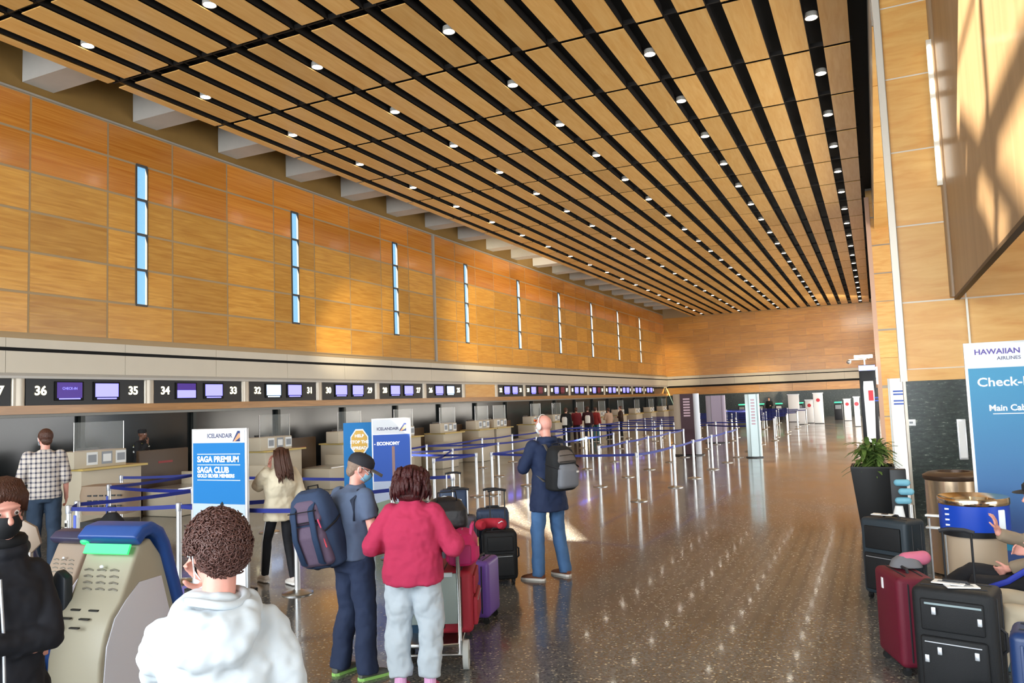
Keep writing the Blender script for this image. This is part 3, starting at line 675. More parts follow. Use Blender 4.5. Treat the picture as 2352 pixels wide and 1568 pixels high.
def backpack(parent_label, loc, rot, dims, m1, m2, m3, kind):
    """a free backpack worn on a back: local y points away from the wearer's back"""
    w, d, h = dims; t = thing('backpack', parent_label, 'backpack', loc, 0); t.rotation_euler = rot
    b = link('main_compartment', MB().loft([(0, d*.40, -h*.5, w*.40, d*.36), (0, d*.44, -h*.46, w*.48, d*.46), (0, d*.46, -h*.1, w*.5, d*.50), (0, d*.44, h*.25, w*.48, d*.44), (0, d*.36, h*.42, w*.40, d*.34), (0, d*.30, h*.5, w*.26, d*.2)], 32, 3.2), m1, t, True)
    remesh(b, .012, 2, .01)
    p = link('front_pocket', MB().loft([(0, d*.86, -h*.42, w*.34, d*.16), (0, d*.92, -h*.36, w*.40, d*.2), (0, d*.92, h*.0, w*.38, d*.2), (0, d*.84, h*.12, w*.30, d*.14)], 28, 3), m2, t, True); remesh(p, .012, 2, .008)
    u = link('upper_pocket', MB().loft([(0, d*.80, h*.14, w*.34, d*.13), (0, d*.82, h*.20, w*.37, d*.16), (0, d*.72, h*.36, w*.30, d*.13), (0, d*.6, h*.43, w*.2, d*.1)], 28, 3), m3, t, True); remesh(u, .012, 2, .008)
    for z in (-.02, .18, .32): link('zip', MB().tube([(-w*.34, d*.92, h*z), (0, d*1.10-abs(z)*.04, h*z+.012), (w*.34, d*.92, h*z)], .004, 6), mat('zip_dark', '0c0c0e', .5), t, True)
    link('grab_handle', MB().tube([(-.05, d*.12, h*.46), (-.045, d*.05, h*.53), (.045, d*.05, h*.53), (.05, d*.12, h*.46)], .010, 8, .5), mat('strap_black', '1a1a1d', .7), t, True)
    for q in (-1, 1):
        link('side_strap', MB().tube([(q*w*.49, d*.2, h*.1), (q*w*.53, d*.55, h*.08), (q*w*.42, d*.98, h*.04)], .009, 6, .4), mat('strap_black', '1a1a1d'), t, True)
    return t, w, d, h

# ---- man in the white hoodie, seen from behind in the foreground
def curly(hp, H, s, n, rad, m, body, r0=.105, lo=-.45, tube=.0042, seed=3, cut=None):
    rnd = random.Random(seed); mb = MB()
    for k in range(n):
        z = 1-(1-lo)*(k+.5)/n; a = k*2.39996; q = math.sqrt(max(0, 1-z*z))
        d = Vector((q*math.cos(a), q*math.sin(a), z))
        if cut and cut(d): continue
        c = Vector((0, -.014, .020))+Vector((d.x*(.080), d.y*.100, d.z*.098))*(1+rnd.uniform(-.02, .10))
        u = d.orthogonal().normalized(); u = (Matrix.Rotation(rnd.uniform(0, 6.28), 3, d) @ u); w = d.cross(u); R_ = rad*rnd.uniform(.7, 1.3); pts = []
        for i in range(9):
            t = i/8*2*PI*1.15; pts.append(hp(*(c+d*(.004+.016*i/8)+u*R_*math.cos(t)+w*R_*math.sin(t))))
        mb.tube(pts, [tube*s*(1-.07*i) for i in range(9)], 5)
    cap_ = MB().ell(hp(0, -.016, .022), (.088*s, .106*s, .103*s), H, 32, 20); mb.add(cap_.v, cap_.f); e = MB().ell(hp(0, -.056, -.035), (.060*s, .038*s, .045*s), H); mb.add(e.v, e.f)
    return link('hair', mb, m, body, 'all')
s = 1.02
B, j, hp, H = person('person with curly brown hair in a white hoodie, nearest the camera', (-2.00, 1.94, 0), .78, s,
    dict(shL=V(-.152, 0, 1.375), shR=V(.152, 0, 1.375), elL=V(-.17, .24, 1.19), wrL=V(.005, .235, 1.47), elR=V(.235, -.02, 1.13), wrR=V(.22, .20, 1.08), head=V(0, .035, 1.63)), hd=(26, -12, 0), skin=skin_p, vox=.006, hands=(.7, .6), shoes='d8d8d8', handdir=dict(L=((-.62, .05, .75), (.2, -.9, .2))))
hair_c = mat('hair_curly_brown', '5a3c36', .34, var=.4, vscale=60)
curly(hp, H, s, 1750, .0085, hair_c, B, lo=-.88, cut=lambda d: (d.y > .45 and d.z < .25) or (abs(d.x) > .75 and d.z < -.12 and d.y > -.35) or (d.z < -.45 and d.y > -.3))
def hood(mb):
    n_ = j['neck']
    mb.tube([(n_.x+.098*s*math.cos(t), n_.y-.012+.10*s*math.sin(t)-.02, n_.z-.012*s+.018*s*math.sin(t)) for t in [2*PI*k/20 for k in range(20)]], .034*s, 12, closed=True)
    mb.loft([(n_.x, n_.y-.10*s, n_.z-.19*s, .05*s, .03*s), (n_.x, n_.y-.115*s, n_.z-.13*s, .115*s, .045*s), (n_.x, n_.y-.105*s, n_.z-.06*s, .14*s, .055*s), (n_.x, n_.y-.075*s, n_.z-.0*s, .12*s, .06*s)])
hood_m = cloth('hoodie_white', 'ccd4da', .9, .5, 7)
top('hoodie', B, j, s, hood_m, 1.12, 1.15, .86, 'long', (.068, .068, .05), .009, .040, .182, hood)
pants('trousers', B, j, s, cloth('trousers_grey', '3c3e44'))
link('hood_rim', MB().tube([(j['neck'].x+.088*s*math.cos(t), j['neck'].y-.022+.09*s*math.sin(t), j['neck'].z+.024*s+.010*s*math.sin(t*2)) for t in [2*PI*k/24 for k in range(24)]], .014*s, 8, closed=True), hood_m, B, 'all')
eyeglasses(hp, B, s, mat('gold_metal', 'a08850', .3, 1)); face_mask(hp, H, B, s, mask_wh)

# ---- person in the black jacket at the left edge
s = 1.06
B, j, hp, H = person('person in a black zip jacket and mask, arms folded, at the left edge', (-3.40, 2.10, 0), -1.95, s,
    dict(shL=V(-.125, 0, 1.385), elL=V(-.165, .10, 1.14), wrL=V(.10, .20, 1.17), shR=V(.125, 0, 1.385), elR=V(.185, .08, 1.15), wrR=V(-.07, .13, 1.12)), hd=(8, -5, 3), skin=skin_p, vox=.006, hands=(.4, .5),
    handdir=dict(L=((1, -.5, .0), (0, -1, 0)), R=((-1, -.75, -.25), (0, -1, 0))))
hb = skull_hair(hp, H, s, B, hair_br, .020, fold=.012)
mb = MB()
for k in range(26):
    a = -1.5+3.0*k/25; mb.tube([hp(.03*math.sin(a), -.03, .132), hp(.065*math.sin(a)+.005, .030*math.cos(a)+.01, .120), hp(.092*math.sin(a)+.008, .062*math.cos(a)+.012, .088-.02*abs(math.sin(a))), hp(.098*math.sin(a)+.012, .062*math.cos(a)+.004, .060-.06*abs(math.sin(a)))], [.014*s, .017*s, .013*s, .005*s], 7)
link('fringe', mb, hair_br, hb, 'all')
jk = top('jacket', B, j, s, cloth('jacket_black', '1c1e26', .8, .3, 8), 1.0, 1.1, .84, 'long', (.058, .054, .044), .009, .018, .155,
    lambda m: m.tube([(j['neck'].x+.085*s*math.cos(t), j['neck'].y+.075*s*math.sin(t), j['neck'].z+.02*s) for t in [2*PI*k/20 for k in range(20)]], .032*s, 10, closed=True))
zp_ = mat('zip_silver', 'c4c8ce', .35, .6)
for x in (.05, .135): link('zip', MB().tube([(x*s, .125*s, 1.44*s), (x*1.2*s, .155*s, 1.33*s), (x*1.1*s, .158*s, 1.26*s)], .007*s, 6), zp_, jk, True)
link('zip', MB().tube([(.02*s, .150*s, 1.40*s), (.01*s, .168*s, 1.2*s), (.0*s, .160*s, .9*s)], .006*s, 6), zp_, jk, True)
link('chest_badge', MB().cbox((.12*s, .150*s, 1.34*s), (.06*s, .012*s, .035*s)), zp_, jk, bevel=.004)
fm = face_mask(hp, H, B, s, mask_bk, False)
link('neck_gaiter', MB().tube([(j['neck'].x+.072*s*math.cos(t), j['neck'].y+.01+.075*s*math.sin(t), j['neck'].z+.055*s) for t in [2*PI*k/20 for k in range(20)]], .030*s, 10, closed=True), mask_bk, B, 'all')
pants('trousers', B, j, s, cloth('trousers_black', '1b1d22'))

# ---- man in the cap with the big travel pack
s = 1.0
B, j, hp, H = person('man in a black cap, slate t-shirt and blue mask wearing a big travel pack', (-3.90, 5.22, 0), -.32, s,
    dict(pelvis=V(0, -.01, .96), chest=V(0, .0, 1.31), neck=V(0, .03, 1.47), head=V(0, .085, 1.625), elR=V(.275, .0, 1.14), wrR=V(.31, .22, 1.08), elL=V(-.25, .03, 1.15), wrL=V(-.18, .26, 1.10),
         knL=V(-.12, .03, .5), anL=V(-.15, -.04, .085), knR=V(.11, .03, .5), anR=V(.13, .02, .085)), hd=(-34, -24, 0), skin=skin_p, vox=.007, girth=1.1, hands=(.5, .5), shoes='5c5f58', sole='9ad070', feetdir=(8, -8))
tee = cloth('tshirt_slate', '56637c', .9, .4, 10)
top('t_shirt', B, j, s, tee, 1.12, 1.25, .93, 'short', (.074, .068, .05), .009, .016, .20)
pants('trousers', B, j, s, cloth('trousers_navy', '26324e', .85, .5, 7), 1.05, 1.1, (.108, .088, .082), .035, .010, .022)
skull_hair(hp, H, s, B, hair_gr, .004, fold=.006)
capm = mat('cap_black', '24242a', .75, bump=.2, bscale=150); cp = link('cap', MB().rings([[hp(r*.9*math.cos(t), -.012+r*1.12*math.sin(t), z) for t in [2*PI*k/28 for k in range(28)]] for r, z in ((.098, .030), (.100, .050), (.094, .085), (.074, .112), (.040, .128), (.005, .132))]), capm, B, True)
bl = MB(); rg = []
for y, w in ((.085, .070), (.12, .068), (.155, .058), (.178, .040), (.188, .016)):
    rg.append([hp(w*c_, y, .036-.14*(y-.085)-.018*c_*c_+dz) for c_, dz in [(x/6-1, .003) for x in range(13)]+[(1-x/6, -.003) for x in range(13)]])
bl.rings(rg); link('bill', bl, mat('cap_grey', '6c6a68', .7), cp, True); link('button', MB().ell(hp(0, -.012, .134), (.008, .008, .005)), capm, cp, True)
face_mask(hp, H, B, s, mask_bl); eyeglasses(hp, B, s, mat('frame_dark', '2c2c2c', .4))
link('pack_strap', MB().tube([(.14, -.10, 1.24), (.135, -.10, 1.40), (.125, -.02, 1.475), (.125, .09, 1.43), (.135, .135, 1.30), (.16, .08, 1.12)], .030, 10, .28, ref=(1, 0, 0)), mat('strap_navy', '222a3c', .8), B, 'all')
link('pack_strap', MB().tube([(-.14, -.10, 1.24), (-.135, -.10, 1.40), (-.125, -.02, 1.475), (-.125, .09, 1.43), (-.135, .135, 1.30)], .030, 10, .28, ref=(1, 0, 0)), mat('strap_navy', '222a3c'), B, 'all')
pkb = cloth('pack_navy', '2c3c58', .8, .4, 14); pkv = cloth('pack_plum', '5c4c60', .8, .4, 14)
t, w, d, h = backpack('large navy and plum travel pack on the back of the man in the cap', (-4.06, 5.08, 1.225), (math.radians(-16), math.radians(9), PI+.08), (.38, .27, .60), pkb, pkv, pkv, 0)
for q in (-1, 1): link('compression_band', MB().tube([(q*.07, .06, .30), (q*.08, .25, .20), (q*.09, .315, .0), (q*.08, .315, -.20), (q*.07, .18, -.31)], .026, 8, .3, ref=(1, 0, 0)), mat('pack_band', '1f3350', .8), t, 'all')
for q, col in ((-.17, 'd04a6a'), (-.12, 'c8743c'), (-.165, 'd84a58')):
    link('zip_pull', MB().cap((q*.8, .27, .12 if q < -.166 else -.03), (q*.8-.008, .275, .06 if q < -.166 else -.10), .007, .005, 8), mat('pull_'+col, col, .5), t)

# ---- woman in the crimson sweater
s = .95
B, j, hp, H = person('woman with dark red hair in a crimson sweater and grey sweatpants', (-3.25, 5.08, 0), .36, s,
    dict(elL=V(-.325, -.02, 1.135), wrL=V(-.20, .20, 1.10), elR=V(.335, -.01, 1.13), wrR=V(.22, .24, 1.09), shL=V(-.165, 0, 1.385), shR=V(.165, 0, 1.385), knL=V(-.125, .02, .5), anL=V(-.115, -.03, .085), knR=V(.125, .02, .5), anR=V(.12, -.03, .085), head=V(0, .05, 1.625)), hd=(-4, -14, 0), skin=skin_m, vox=.008, girth=1.15, female=True, hands=(.9, .9), shoes='a03058', sole='e8c8d8')
sweater = cloth('sweater_crimson', 'b02c50', .9, .5, 8)
top('sweater', B, j, s, sweater, 1.38, 1.45, .85, 'three', (.088, .088, .062), .010, .03, .20)
pants('sweatpants', B, j, s, cloth('sweatpants_grey', 'b4bec6', .9, .5, 6), 1.16, 1.3, (.122, .108, .086), .125, .010, .034)
for q in 'LR': link('sock', MB().cap(j['an'+q]+V(0, 0, .0), j['an'+q]+V(0, 0, .07*s), .048*s, .046*s), mat('sock_pink', 'e0a8d0', .8), B)
mb = MB(); rnd = random.Random(5)
mb.ell(hp(0, -.02, .02), (.118*s, .125*s, .118*s), H); mb.ell(hp(0, -.03, -.06), (.125*s, .115*s, .10*s), H); mb.ell(hp(0, -.055, -.12), (.10*s, .07*s, .05*s), H)
for k in range(150):
    a = rnd.uniform(-PI*.86, PI*.86)-PI/2; z0 = rnd.uniform(-.02, .11); l = rnd.uniform(.08, .16); rr = .10+.03*math.sin(min(1, (.13-z0)/.15)*PI/2)
    p0 = Vector((rr*.92*math.cos(a), -.02+rr*math.sin(a), z0)); sw = rnd.uniform(-.02, .02)
    q_ = [hp(*(p0+Vector((sw*t, 0, -l*t))*1.0+Vector((math.cos(a), math.sin(a), 0))*(.018*math.sin(t*3)+.01))) for t in (0, .33, .66, 1)]
    mb.tube(q_, [.010*s, .015*s, .014*s, .004*s], 6)
link('hair', mb, hair_red, B, 'all')

# ---- bald man in the navy coat
s = 1.12
B, j, hp, H = person('tall bald man in a navy coat and jeans with white headphones', (-3.70, 8.86, 0), 1.02, s,
    dict(elL=V(-.25, .10, 1.18), wrL=V(-.10, .30, 1.24), elR=V(.26, .10, 1.18), wrR=V(.08, .32, 1.24), knL=V(-.14, .03, .5), anL=V(-.17, .00, .085), knR=V(.13, .03, .5), anR=V(.17, -.02, .085), head=V(0, .035, 1.63)), hd=(14, -10, 0), skin=skin_p, vox=.008, shoes='7a4a34', sole='e6e2da', feetdir=(30, 8), hands=(.8, .8))
coat = cloth('coat_navy', '1c2a4a', .8, .35, 5)
def coat_x(m):
    p = j['pelvis']; m.loft([(p.x, p.y-.01, .72*s, .225*s, .165*s), (p.x, p.y, .85*s, .21*s, .155*s), (p.x, p.y, 1.0*s, .185*s, .14*s), (p.x, p.y, 1.12*s, .17*s, .13*s)])
    m.tube([(j['neck'].x+.085*s*math.cos(t), j['neck'].y-.01+.085*s*math.sin(t), j['neck'].z+.015*s) for t in [2*PI*k/20 for k in range(20)]], .034*s, 10, closed=True)
top('coat', B, j, s, coat, 1.08, 1.15, .80, 'long', (.076, .066, .054), .010, .018, .205, coat_x)
pants('jeans', B, j, s, jeans, 1.0, 1.0, (.096, .076, .068), .03, .010, .016)
hpn = MB()
hpn.tube([hp(.088*math.sin(a), -.01, .022+.102*math.cos(a)) for a in [-1.5+3*k/16 for k in range(17)]], .006*s, 8)
for q in (-1, 1): hpn.ell(hp(.088*q, -.006, -.004), (.018*s, .034*s, .042*s), H)
hh = link('headphones', hpn, mat('headphone_white', 'e4e2dc', .5), B, True); face_mask(hp, H, B, s, mask_wh)
link('sunglasses', MB().tube([hp(-.075, .05, .075), hp(-.04, .088, .072), hp(.04, .088, .072), hp(.075, .05, .075)], .012*s, 8, .8), mat('amber_lens', 'd8682a', .2, .2), B, True)
ang = 1.02
t, w, d, h = backpack('black and grey day pack on the back of the man in the navy coat', (-3.70+.14*math.sin(ang)*1.0, 8.86-.13*math.cos(ang), 1.335), (math.radians(-4), 0, ang+PI), (.36, .30, .52), mat('pack_black', '1b1c1e', .8, bump=.3, bscale=20), mat('pack_grey', '74777e', .8, bump=.3, bscale=20), mat('pack_taupe', '6b625c', .8, bump=.3, bscale=20), 1)
for q in (-1, 1): link('shoulder_strap', MB().tube([(q*.12, .04, .20), (q*.125, -.02, .27), (q*.12, -.16, .25), (q*.13, -.22, .10), (q*.17, -.12, -.10), (q*.18, .05, -.16)], .022, 8, .3, ref=(1, 0, 0)), mat('strap_taupe', '5a544c', .7), t, 'all')
link('logo_patch', MB().cbox((-.08, .36, -.02), (.03, .01, .02)), mat('patch', 'd8d0c8', .6), t)

# ---- woman in the cream jacket, walking left
s = .955
B, j, hp, H = person('woman with long brown hair in a cream jacket and black leggings', (-6.80, 7.62, 0), 1.12, s,
    dict(pelvis=V(0, 0, .96), chest=V(0, -.04, 1.30), neck=V(0, -.07, 1.47), head=V(0, -.035, 1.63), elL=V(-.21, .17, 1.27), wrL=V(-.06, .17, 1.50), elR=V(.25, -.08, 1.15), wrR=V(.22, .10, 1.10),
         hipL=V(-.09, 0, .93), knL=V(-.10, .18, .54), anL=V(-.10, .26, .10), knR=V(.10, -.02, .50), anR=V(.10, -.18, .10)), hd=(10, -4, 0), skin=skin_p, vox=.008, female=True, shoes='dcd4cc', sole='f0ece6',
    handdir=dict(L=((.1, -.1, 1), (.6, -.6, 0))), hands=(.5, .5))
cream = cloth('jacket_cream', 'd8ccb2', .9, .5, 7)
top('jacket', B, j, s, cream, 1.2, 1.35, .82, 'long', (.080, .085, .060), .010, .03, .185)
pants('leggings', B, j, s, cloth('leggings_black', '16171c', .8, .2, 8), .95, .95, (.086, .060, .050), .07, .009, .008)
link('side_stripe', MB().tube([j['hipL']+V(-.088*s, 0, -.05), j['knL']+V(-.064*s, 0, 0), j['anL']+V(-.055*s, 0, .05)], .014, 6, .35, ref=(0, 1, 0)), mat('stripe_white', 'e8e8e8', .7), B)
mb = MB(); mb.ell(hp(0, -.018, .024), (.092*s, .110*s, .108*s), H); rnd = random.Random(9)
for k in range(120):
    a = rnd.uniform(-.15, PI+.15)+PI; z0 = rnd.uniform(-.02, .10); l = rnd.uniform(.22, .34)+z0*.6
    p0 = Vector((.088*math.cos(a), -.02+.10*math.sin(a), z0))
    mb.tube([hp(*(p0+Vector((p0.x*.25*t, -.045*t-.03*t*t, -l*t)))) for t in (0, .3, .6, .85, 1)], [.012*s, .015*s, .014*s, .011*s, .003*s], 6)
link('hair', mb, hair_br, B, 'all')

# ---- man in the plaid shirt
def plaid_mat():
    m = bpy.data.materials.new('plaid_shirt'); m.use_nodes = True; n = m.node_tree; b = n.nodes['Principled BSDF']; L = n.links.new
    tc = n.nodes.new('ShaderNodeTexCoord'); sp = n.nodes.new('ShaderNodeSeparateXYZ'); L(tc.outputs['Object'], sp.inputs[0]); fac = None
    def stripe(out, per, wd):
        a = n.nodes.new('ShaderNodeMath'); a.operation = 'MULTIPLY'; a.inputs[1].default_value = 1/per; L(out, a.inputs[0])
        f = n.nodes.new('ShaderNodeMath'); f.operation = 'FRACT'; L(a.outputs[0], f.inputs[0])
        g = n.nodes.new('ShaderNodeMath'); g.operation = 'LESS_THAN'; g.inputs[1].default_value = wd; L(f.outputs[0], g.inputs[0]); return g.outputs[0]
    a = stripe(sp.outputs[0], .060, .36); c = stripe(sp.outputs[2], .068, .36)
    ad = n.nodes.new('ShaderNodeMath'); ad.operation = 'ADD'; L(a, ad.inputs[0]); L(c, ad.inputs[1])
    r = n.nodes.new('ShaderNodeValToRGB'); r.color_ramp.interpolation = 'CONSTANT'; e = r.color_ramp.elements; e[0].color = lin('c9bfb4'); e[1].position = .34; e[1].color = lin('928c8e'); x = e.new(.8); x.color = lin('3c3c48')
    h = n.nodes.new('ShaderNodeMath'); h.operation = 'MULTIPLY'; h.inputs[1].default_value = .5; L(ad.outputs[0], h.inputs[0]); L(h.outputs[0], r.inputs[0]); L(r.outputs[0], b.inputs['Base Color']); b.inputs['Roughness'].default_value = .9; return m
s = 1.13
B, j, hp, H = person('man with short brown hair in a plaid shirt and jeans, at the left desks', (-10.98, 7.42, 0), 1.0, s,
    dict(elL=V(-.25, -.02, 1.15), wrL=V(-.26, .06, .93)), hd=(18, -8, 0), skin=skin_p, vox=.010, shoes='2a2622')
top('plaid_shirt', B, j, s, plaid_mat(), 1.10, 1.15, .88, 'rolled', (.080, .072, .062), .012, .02, .205)
pants('jeans', B, j, s, cloth('jeans_dark', '2c3c50', .85, .4, 8), 1.05, 1.05, (.105, .082, .074), .03, .012, .016)
skull_hair(hp, H, s, B, hair_br, .010, fold=.006); face_mask(hp, H, B, s, mask_bl)
# ---- ginger-haired person in green
s = .80
B, j, hp, H = person('small ginger-haired person in a green coat beside the plaid-shirt man', (-11.2, 6.55, 0), 1.0, s, None, skin=skin_p, vox=.012)
mb = MB(); rnd = random.Random(2)
for k in range(70):
    a = rnd.uniform(0, 6.28); z = rnd.uniform(-.20, .12); r_ = .11+.03*rnd.random(); mb.ell(hp(r_*math.cos(a)*.9, -.04+r_*math.sin(a)*.9, z), (.035*s,)*3, None, 8, 6)
mb.ell(hp(0, -.04, -.02), (.11*s, .11*s, .15*s)); link('hair', mb, hair_gi, B, 'all')
top('coat', B, j, s, cloth('coat_green', '1c6a58', .85, .3, 6), 1.2, 1.3, .62, 'long', (.08, .07, .055), .014, .02, .2); pants('trousers', B, j, s, cloth('trousers_dark', '1f2a2c'))
# ---- uniformed officer behind the desks
s = 1.03
B, j, hp, H = person('officer in a black uniform with reflective bands behind the front desk', (-16.3, 13.45, 0), -1.2, s, dict(elR=V(.26, .06, 1.16), wrR=V(.06, .18, 1.42)), skin=skin_d, vox=.014, handdir=dict(R=((-.2, .1, 1), (0, -1, 0))))
u = top('uniform_jacket', B, j, s, mat('uniform_black', '101114', .8), 1.1, 1.2, .84, 'long', (.08, .07, .055), .014, .01, .21); pants('trousers', B, j, s, mat('uniform_black', '101114'))
refl = mat('reflective_band', 'd8dcd8', .4); hiv = mat('hi_vis_yellow', 'c8c83c', .6)
link('reflective_band', MB().loft([(0, .0, 1.22*s, .200*s, .160*s), (0, 0, 1.26*s, .202*s, .162*s)]), refl, u)
link('reflective_band', MB().loft([(0, .0, 1.34*s, .212*s, .158*s), (0, 0, 1.365*s, .214*s, .156*s)]), refl, u)
link('hi_vis_yoke', MB().loft([(0, .0, 1.375*s, .212*s, .140*s), (0, 0, 1.43*s, .19*s, .11*s)]), hiv, u)
link('cap', MB().lathe((hp(0, 0, 0).x, hp(0, 0, 0).y-.01), [(.10*s, hp(0, 0, .03).z), (.105*s, hp(0, 0, .07).z), (.09*s, hp(0, 0, .12).z), (.01, hp(0, 0, .135).z)]), mat('uniform_black', '101114'), B, True)

# ---- far people at the desks, simple but whole figures
far = [(1298, 1.80, 34.2, '141417', '1a1a1e', 'far person in black with a white pack at the desks, right of the bald man', 0), (1322, 1.76, 37.4, '6e1c24', '241416', 'far person in a dark red top leaning at the desks', .5),
       (1348, 1.80, 36.6, '35121a', '2a3040', 'far person in maroon with a white bag on the shoulder', .3), (1366, 1.74, 38, '8c2a2a', '4a7a80', 'far person in a red top and teal skirt at the desks', -.2),
       (1396, 1.66, 40, 'b89a84', '202226', 'far person in a tan top at the desks', 1), (1424, 1.72, 42.5, '3c2a20', '1a1a1c', 'far person in brown holding something up at the desks', 2),
       (1766, 1.78, 66, '15171a', '101114', 'dark figure standing against the marble dado of the far wall', PI)]
for px, hh_, Y, c1, c2, lb, rz in far:
    d_ = ray(px, 915); X = d_.x*Y/d_.y; s = hh_/1.75
    B, j, hp, H = person(lb, (X, Y, 0), rz, s, dict(elL=V(-.25, .06, 1.15), wrL=V(-.15, .24, 1.12)), skin=skin_m, vox=.022, face=False)
    top('jacket', B, j, s, mat('far_top_'+c1, c1, .9), 1.1, 1.2, .86, 'long', (.08, .07, .055), .02, .01, .2); pants('trousers', B, j, s, mat('far_leg_'+c2, c2, .9), vox=.02)
    skull_hair(hp, H, s, B, hair_br, .012, vox=.015)
    if px in (1298, 1348): link('shoulder_bag', MB().loft([(.0, -.2, 1.0, .12, .08), (0, -.2, 1.3, .13, .09), (0, -.2, 1.38, .09, .06)]), mat('bag_white', 'd8d4cc', .7), B, True)

# ================================================================ QUEUE POSTS AND BELTS
def make_post(label, loc, group=None):
    t = thing('queue_post', label, 'queue post', loc, 0, group)
    link('base', MB().lathe((0, 0), [(.001, 0), (.178, 0), (.18, .012), (.165, .022), (.08, .034), (.045, .045), (.001, .046)]), steel, t, True)
    link('pole', MB().cyl((0, 0), .033, .03, .90), steel_lt, t, True)
    link('belt_head', MB().lathe((0, 0), [(.001, .895), (.038, .895), (.040, .905), (.040, .99), (.034, 1.0), (.001, 1.0)]), mat('post_head', 'b9bcc4', .35, .6), t, True)
    return t
PP = {}; P0 = None
def belt(a, b, z=.95):
    t, A = PP[a]; Bp = PP[b][1]; d = Vector((Bp[0]-A[0], Bp[1]-A[1], 0)); L = d.length; u = d.normalized(); n = Vector((-u.y, u.x, 0)); mb = MB(); rg = []
    for i in range(9):
        q = i/8; p = u*(.04+(L-.08)*q)+Vector((0, 0, z-.05*L/2*4*q*(1-q)*.35)); rg.append([p+n*.0015+V(0, 0, .026), p-n*.0015+V(0, 0, .026), p-n*.0015-V(0, 0, .026), p+n*.0015-V(0, 0, .026)])
    mb.rings(rg); link('belt', mb, navy, t)
near = dict(
 a=(-6.26, 7.30, 'queue post nearest the camera, just left of the big travel pack'), b=(-8.21, 7.34, 'queue post close to the left edge of the saga banner'),
 c=(-10.02, 7.24, 'queue post in front of the plaid-shirt man, blue strip on it'), d=(-9.61, 8.86, 'queue post behind the left edge of the saga banner'), e=(-12.1, 11.17, 'queue post at the front desk, behind the saga banner edge'),
 f=(-13.4, 10.6, 'queue post standing in front of the baggage well'), g=(-11.84, 9.13, 'queue post with a blue strip between the desk and the kiosks'),
 h=(-9.66, 6.86, 'queue post with a printed strip just right of the plaid-shirt man'), i=(-9.88, 10.8, 'queue post behind the woman in the cream jacket'),
 j=(-6.32, 9.38, 'queue post in front of the economy banner'), k=(-6.36, 11.21, 'queue post right of the dark red hair, free end of its belt'),
 l=(-8.50, 16.1, 'left one of the two bright posts left of the bald man'), m=(-8.22, 16.35, 'right one of the two bright posts left of the bald man'),
 n=(-8.71, 14.54, 'queue post in front of the joined desks, nearest row'), o=(-4.60, 15.88, 'foremost corner post of the queue right of the bald man'))
for k, (x, y, lb) in near.items():
    if P0 is None: P0 = register(make_post(lb, (x, y, 0))); PP[k] = (P0, (x, y))
    else: PP[k] = (dup(P0, (x, y, 0), 0, lb), (x, y))
mid = []
cols = {-4.42: [18.38, 20.45, 22.88, 25.22, 27.3, 29.9], -6.27: [18.35, 20.66, 22.82, 25.43, 27.42, 31.6], -8.25: [18.4, 20.75, 22.9, 25.63, 28.4, 31.9], -10.15: [17.9, 20.6, 23.4, 26.1, 28.8, 32.3], -12.08: [17.0, 19.76, 23.3, 25.65, 28.2, 31.0, 33.0]}
cn = {-4.42: 'outer right line of the queue', -6.27: 'second line of the queue from the right', -8.25: 'third line of the queue from the right', -10.15: 'fourth line of the queue from the right', -12.08: 'line of the queue closest to the desks'}
ordn = ['nearest', 'second', 'third', 'fourth', 'fifth', 'sixth', 'seventh', 'eighth']
for x, ys in cols.items():
    for i, y in enumerate(ys):
        kx = (x, i); PP[kx] = (dup(P0, (x+(i*.013), y, 0), 0, '%s queue post in the %s' % (ordn[i], cn[x])), (x+(i*.013), y))
RN = ['first', 'second', 'third', 'fourth', 'fifth', 'sixth', 'seventh', 'eighth', 'ninth', 'tenth']
fx = [-4.5, -6.4, -8.3, -10.1, -12.0]; fy = [34.2, 36.8, 39.6, 42.4, 45.2, 48.2, 51.4, 54.8, 58.4, 62.0]
for i, y in enumerate(fy):
    for q, x in enumerate(fx):
        if y > 46 and q == 4: continue
        xx = x-.1*i*(q > 2)+(.25 if i % 2 else 0)
        PP[('f', i, q)] = (dup(P0, (xx, y+.3*q, 0), 0, 'small distant queue post in the %s belt row beyond the maroon pillar banner' % RN[i], 'distant queue posts in the %s far row' % RN[i]), (xx, y+.3*q))
for a, b in [('a', 'b'), ('b', 'h'), ('c', 'd'), ('d', 'g'), ('e', 'f'), ('g', 'e'), ('d', 'e'), ('k', 'i'), ('i', 'e'), ('n', 'l'), ('m', 'o'), ('l', (-12.08, 0)), ('j', 'b'), ('h', 'c'), ('o', (-4.42, 0)), ('m', (-8.25, 0)), ('n', (-10.15, 0))]: belt(a, b)
for x, ys in cols.items():
    for i in range(len(ys)-1):
        if (x, i) in ((-4.42, 4), (-6.27, 4), (-8.25, 3), (-10.15, 3)): continue
        belt((x, i), (x, i+1))
for a, b in [(-4.42, -6.27), (-6.27, -8.25), (-8.25, -10.15), (-10.15, -12.08)]:
    belt((a, 5), (b, 5)); 
    if a != -4.42: belt((a, 4), (b, 4))
belt((-10.15, 0), (-12.08, 0)); belt((-10.15, 1), (-12.08, 1))
for i in range(len(fy)):
    for q in range(4):
        if ('f', i, q+1) in PP: belt(('f', i, q), ('f', i, q+1))
for i in range(len(fy)-1):
    q = 0 if i % 2 else 4
    if ('f', i, q) in PP and ('f', i+1, q) in PP: belt(('f', i, q), ('f', i+1, q))
strip = mat('strip_blue', '5a6cc4', .5); stripw = mat('strip_white', 'dcdcd6', .5)
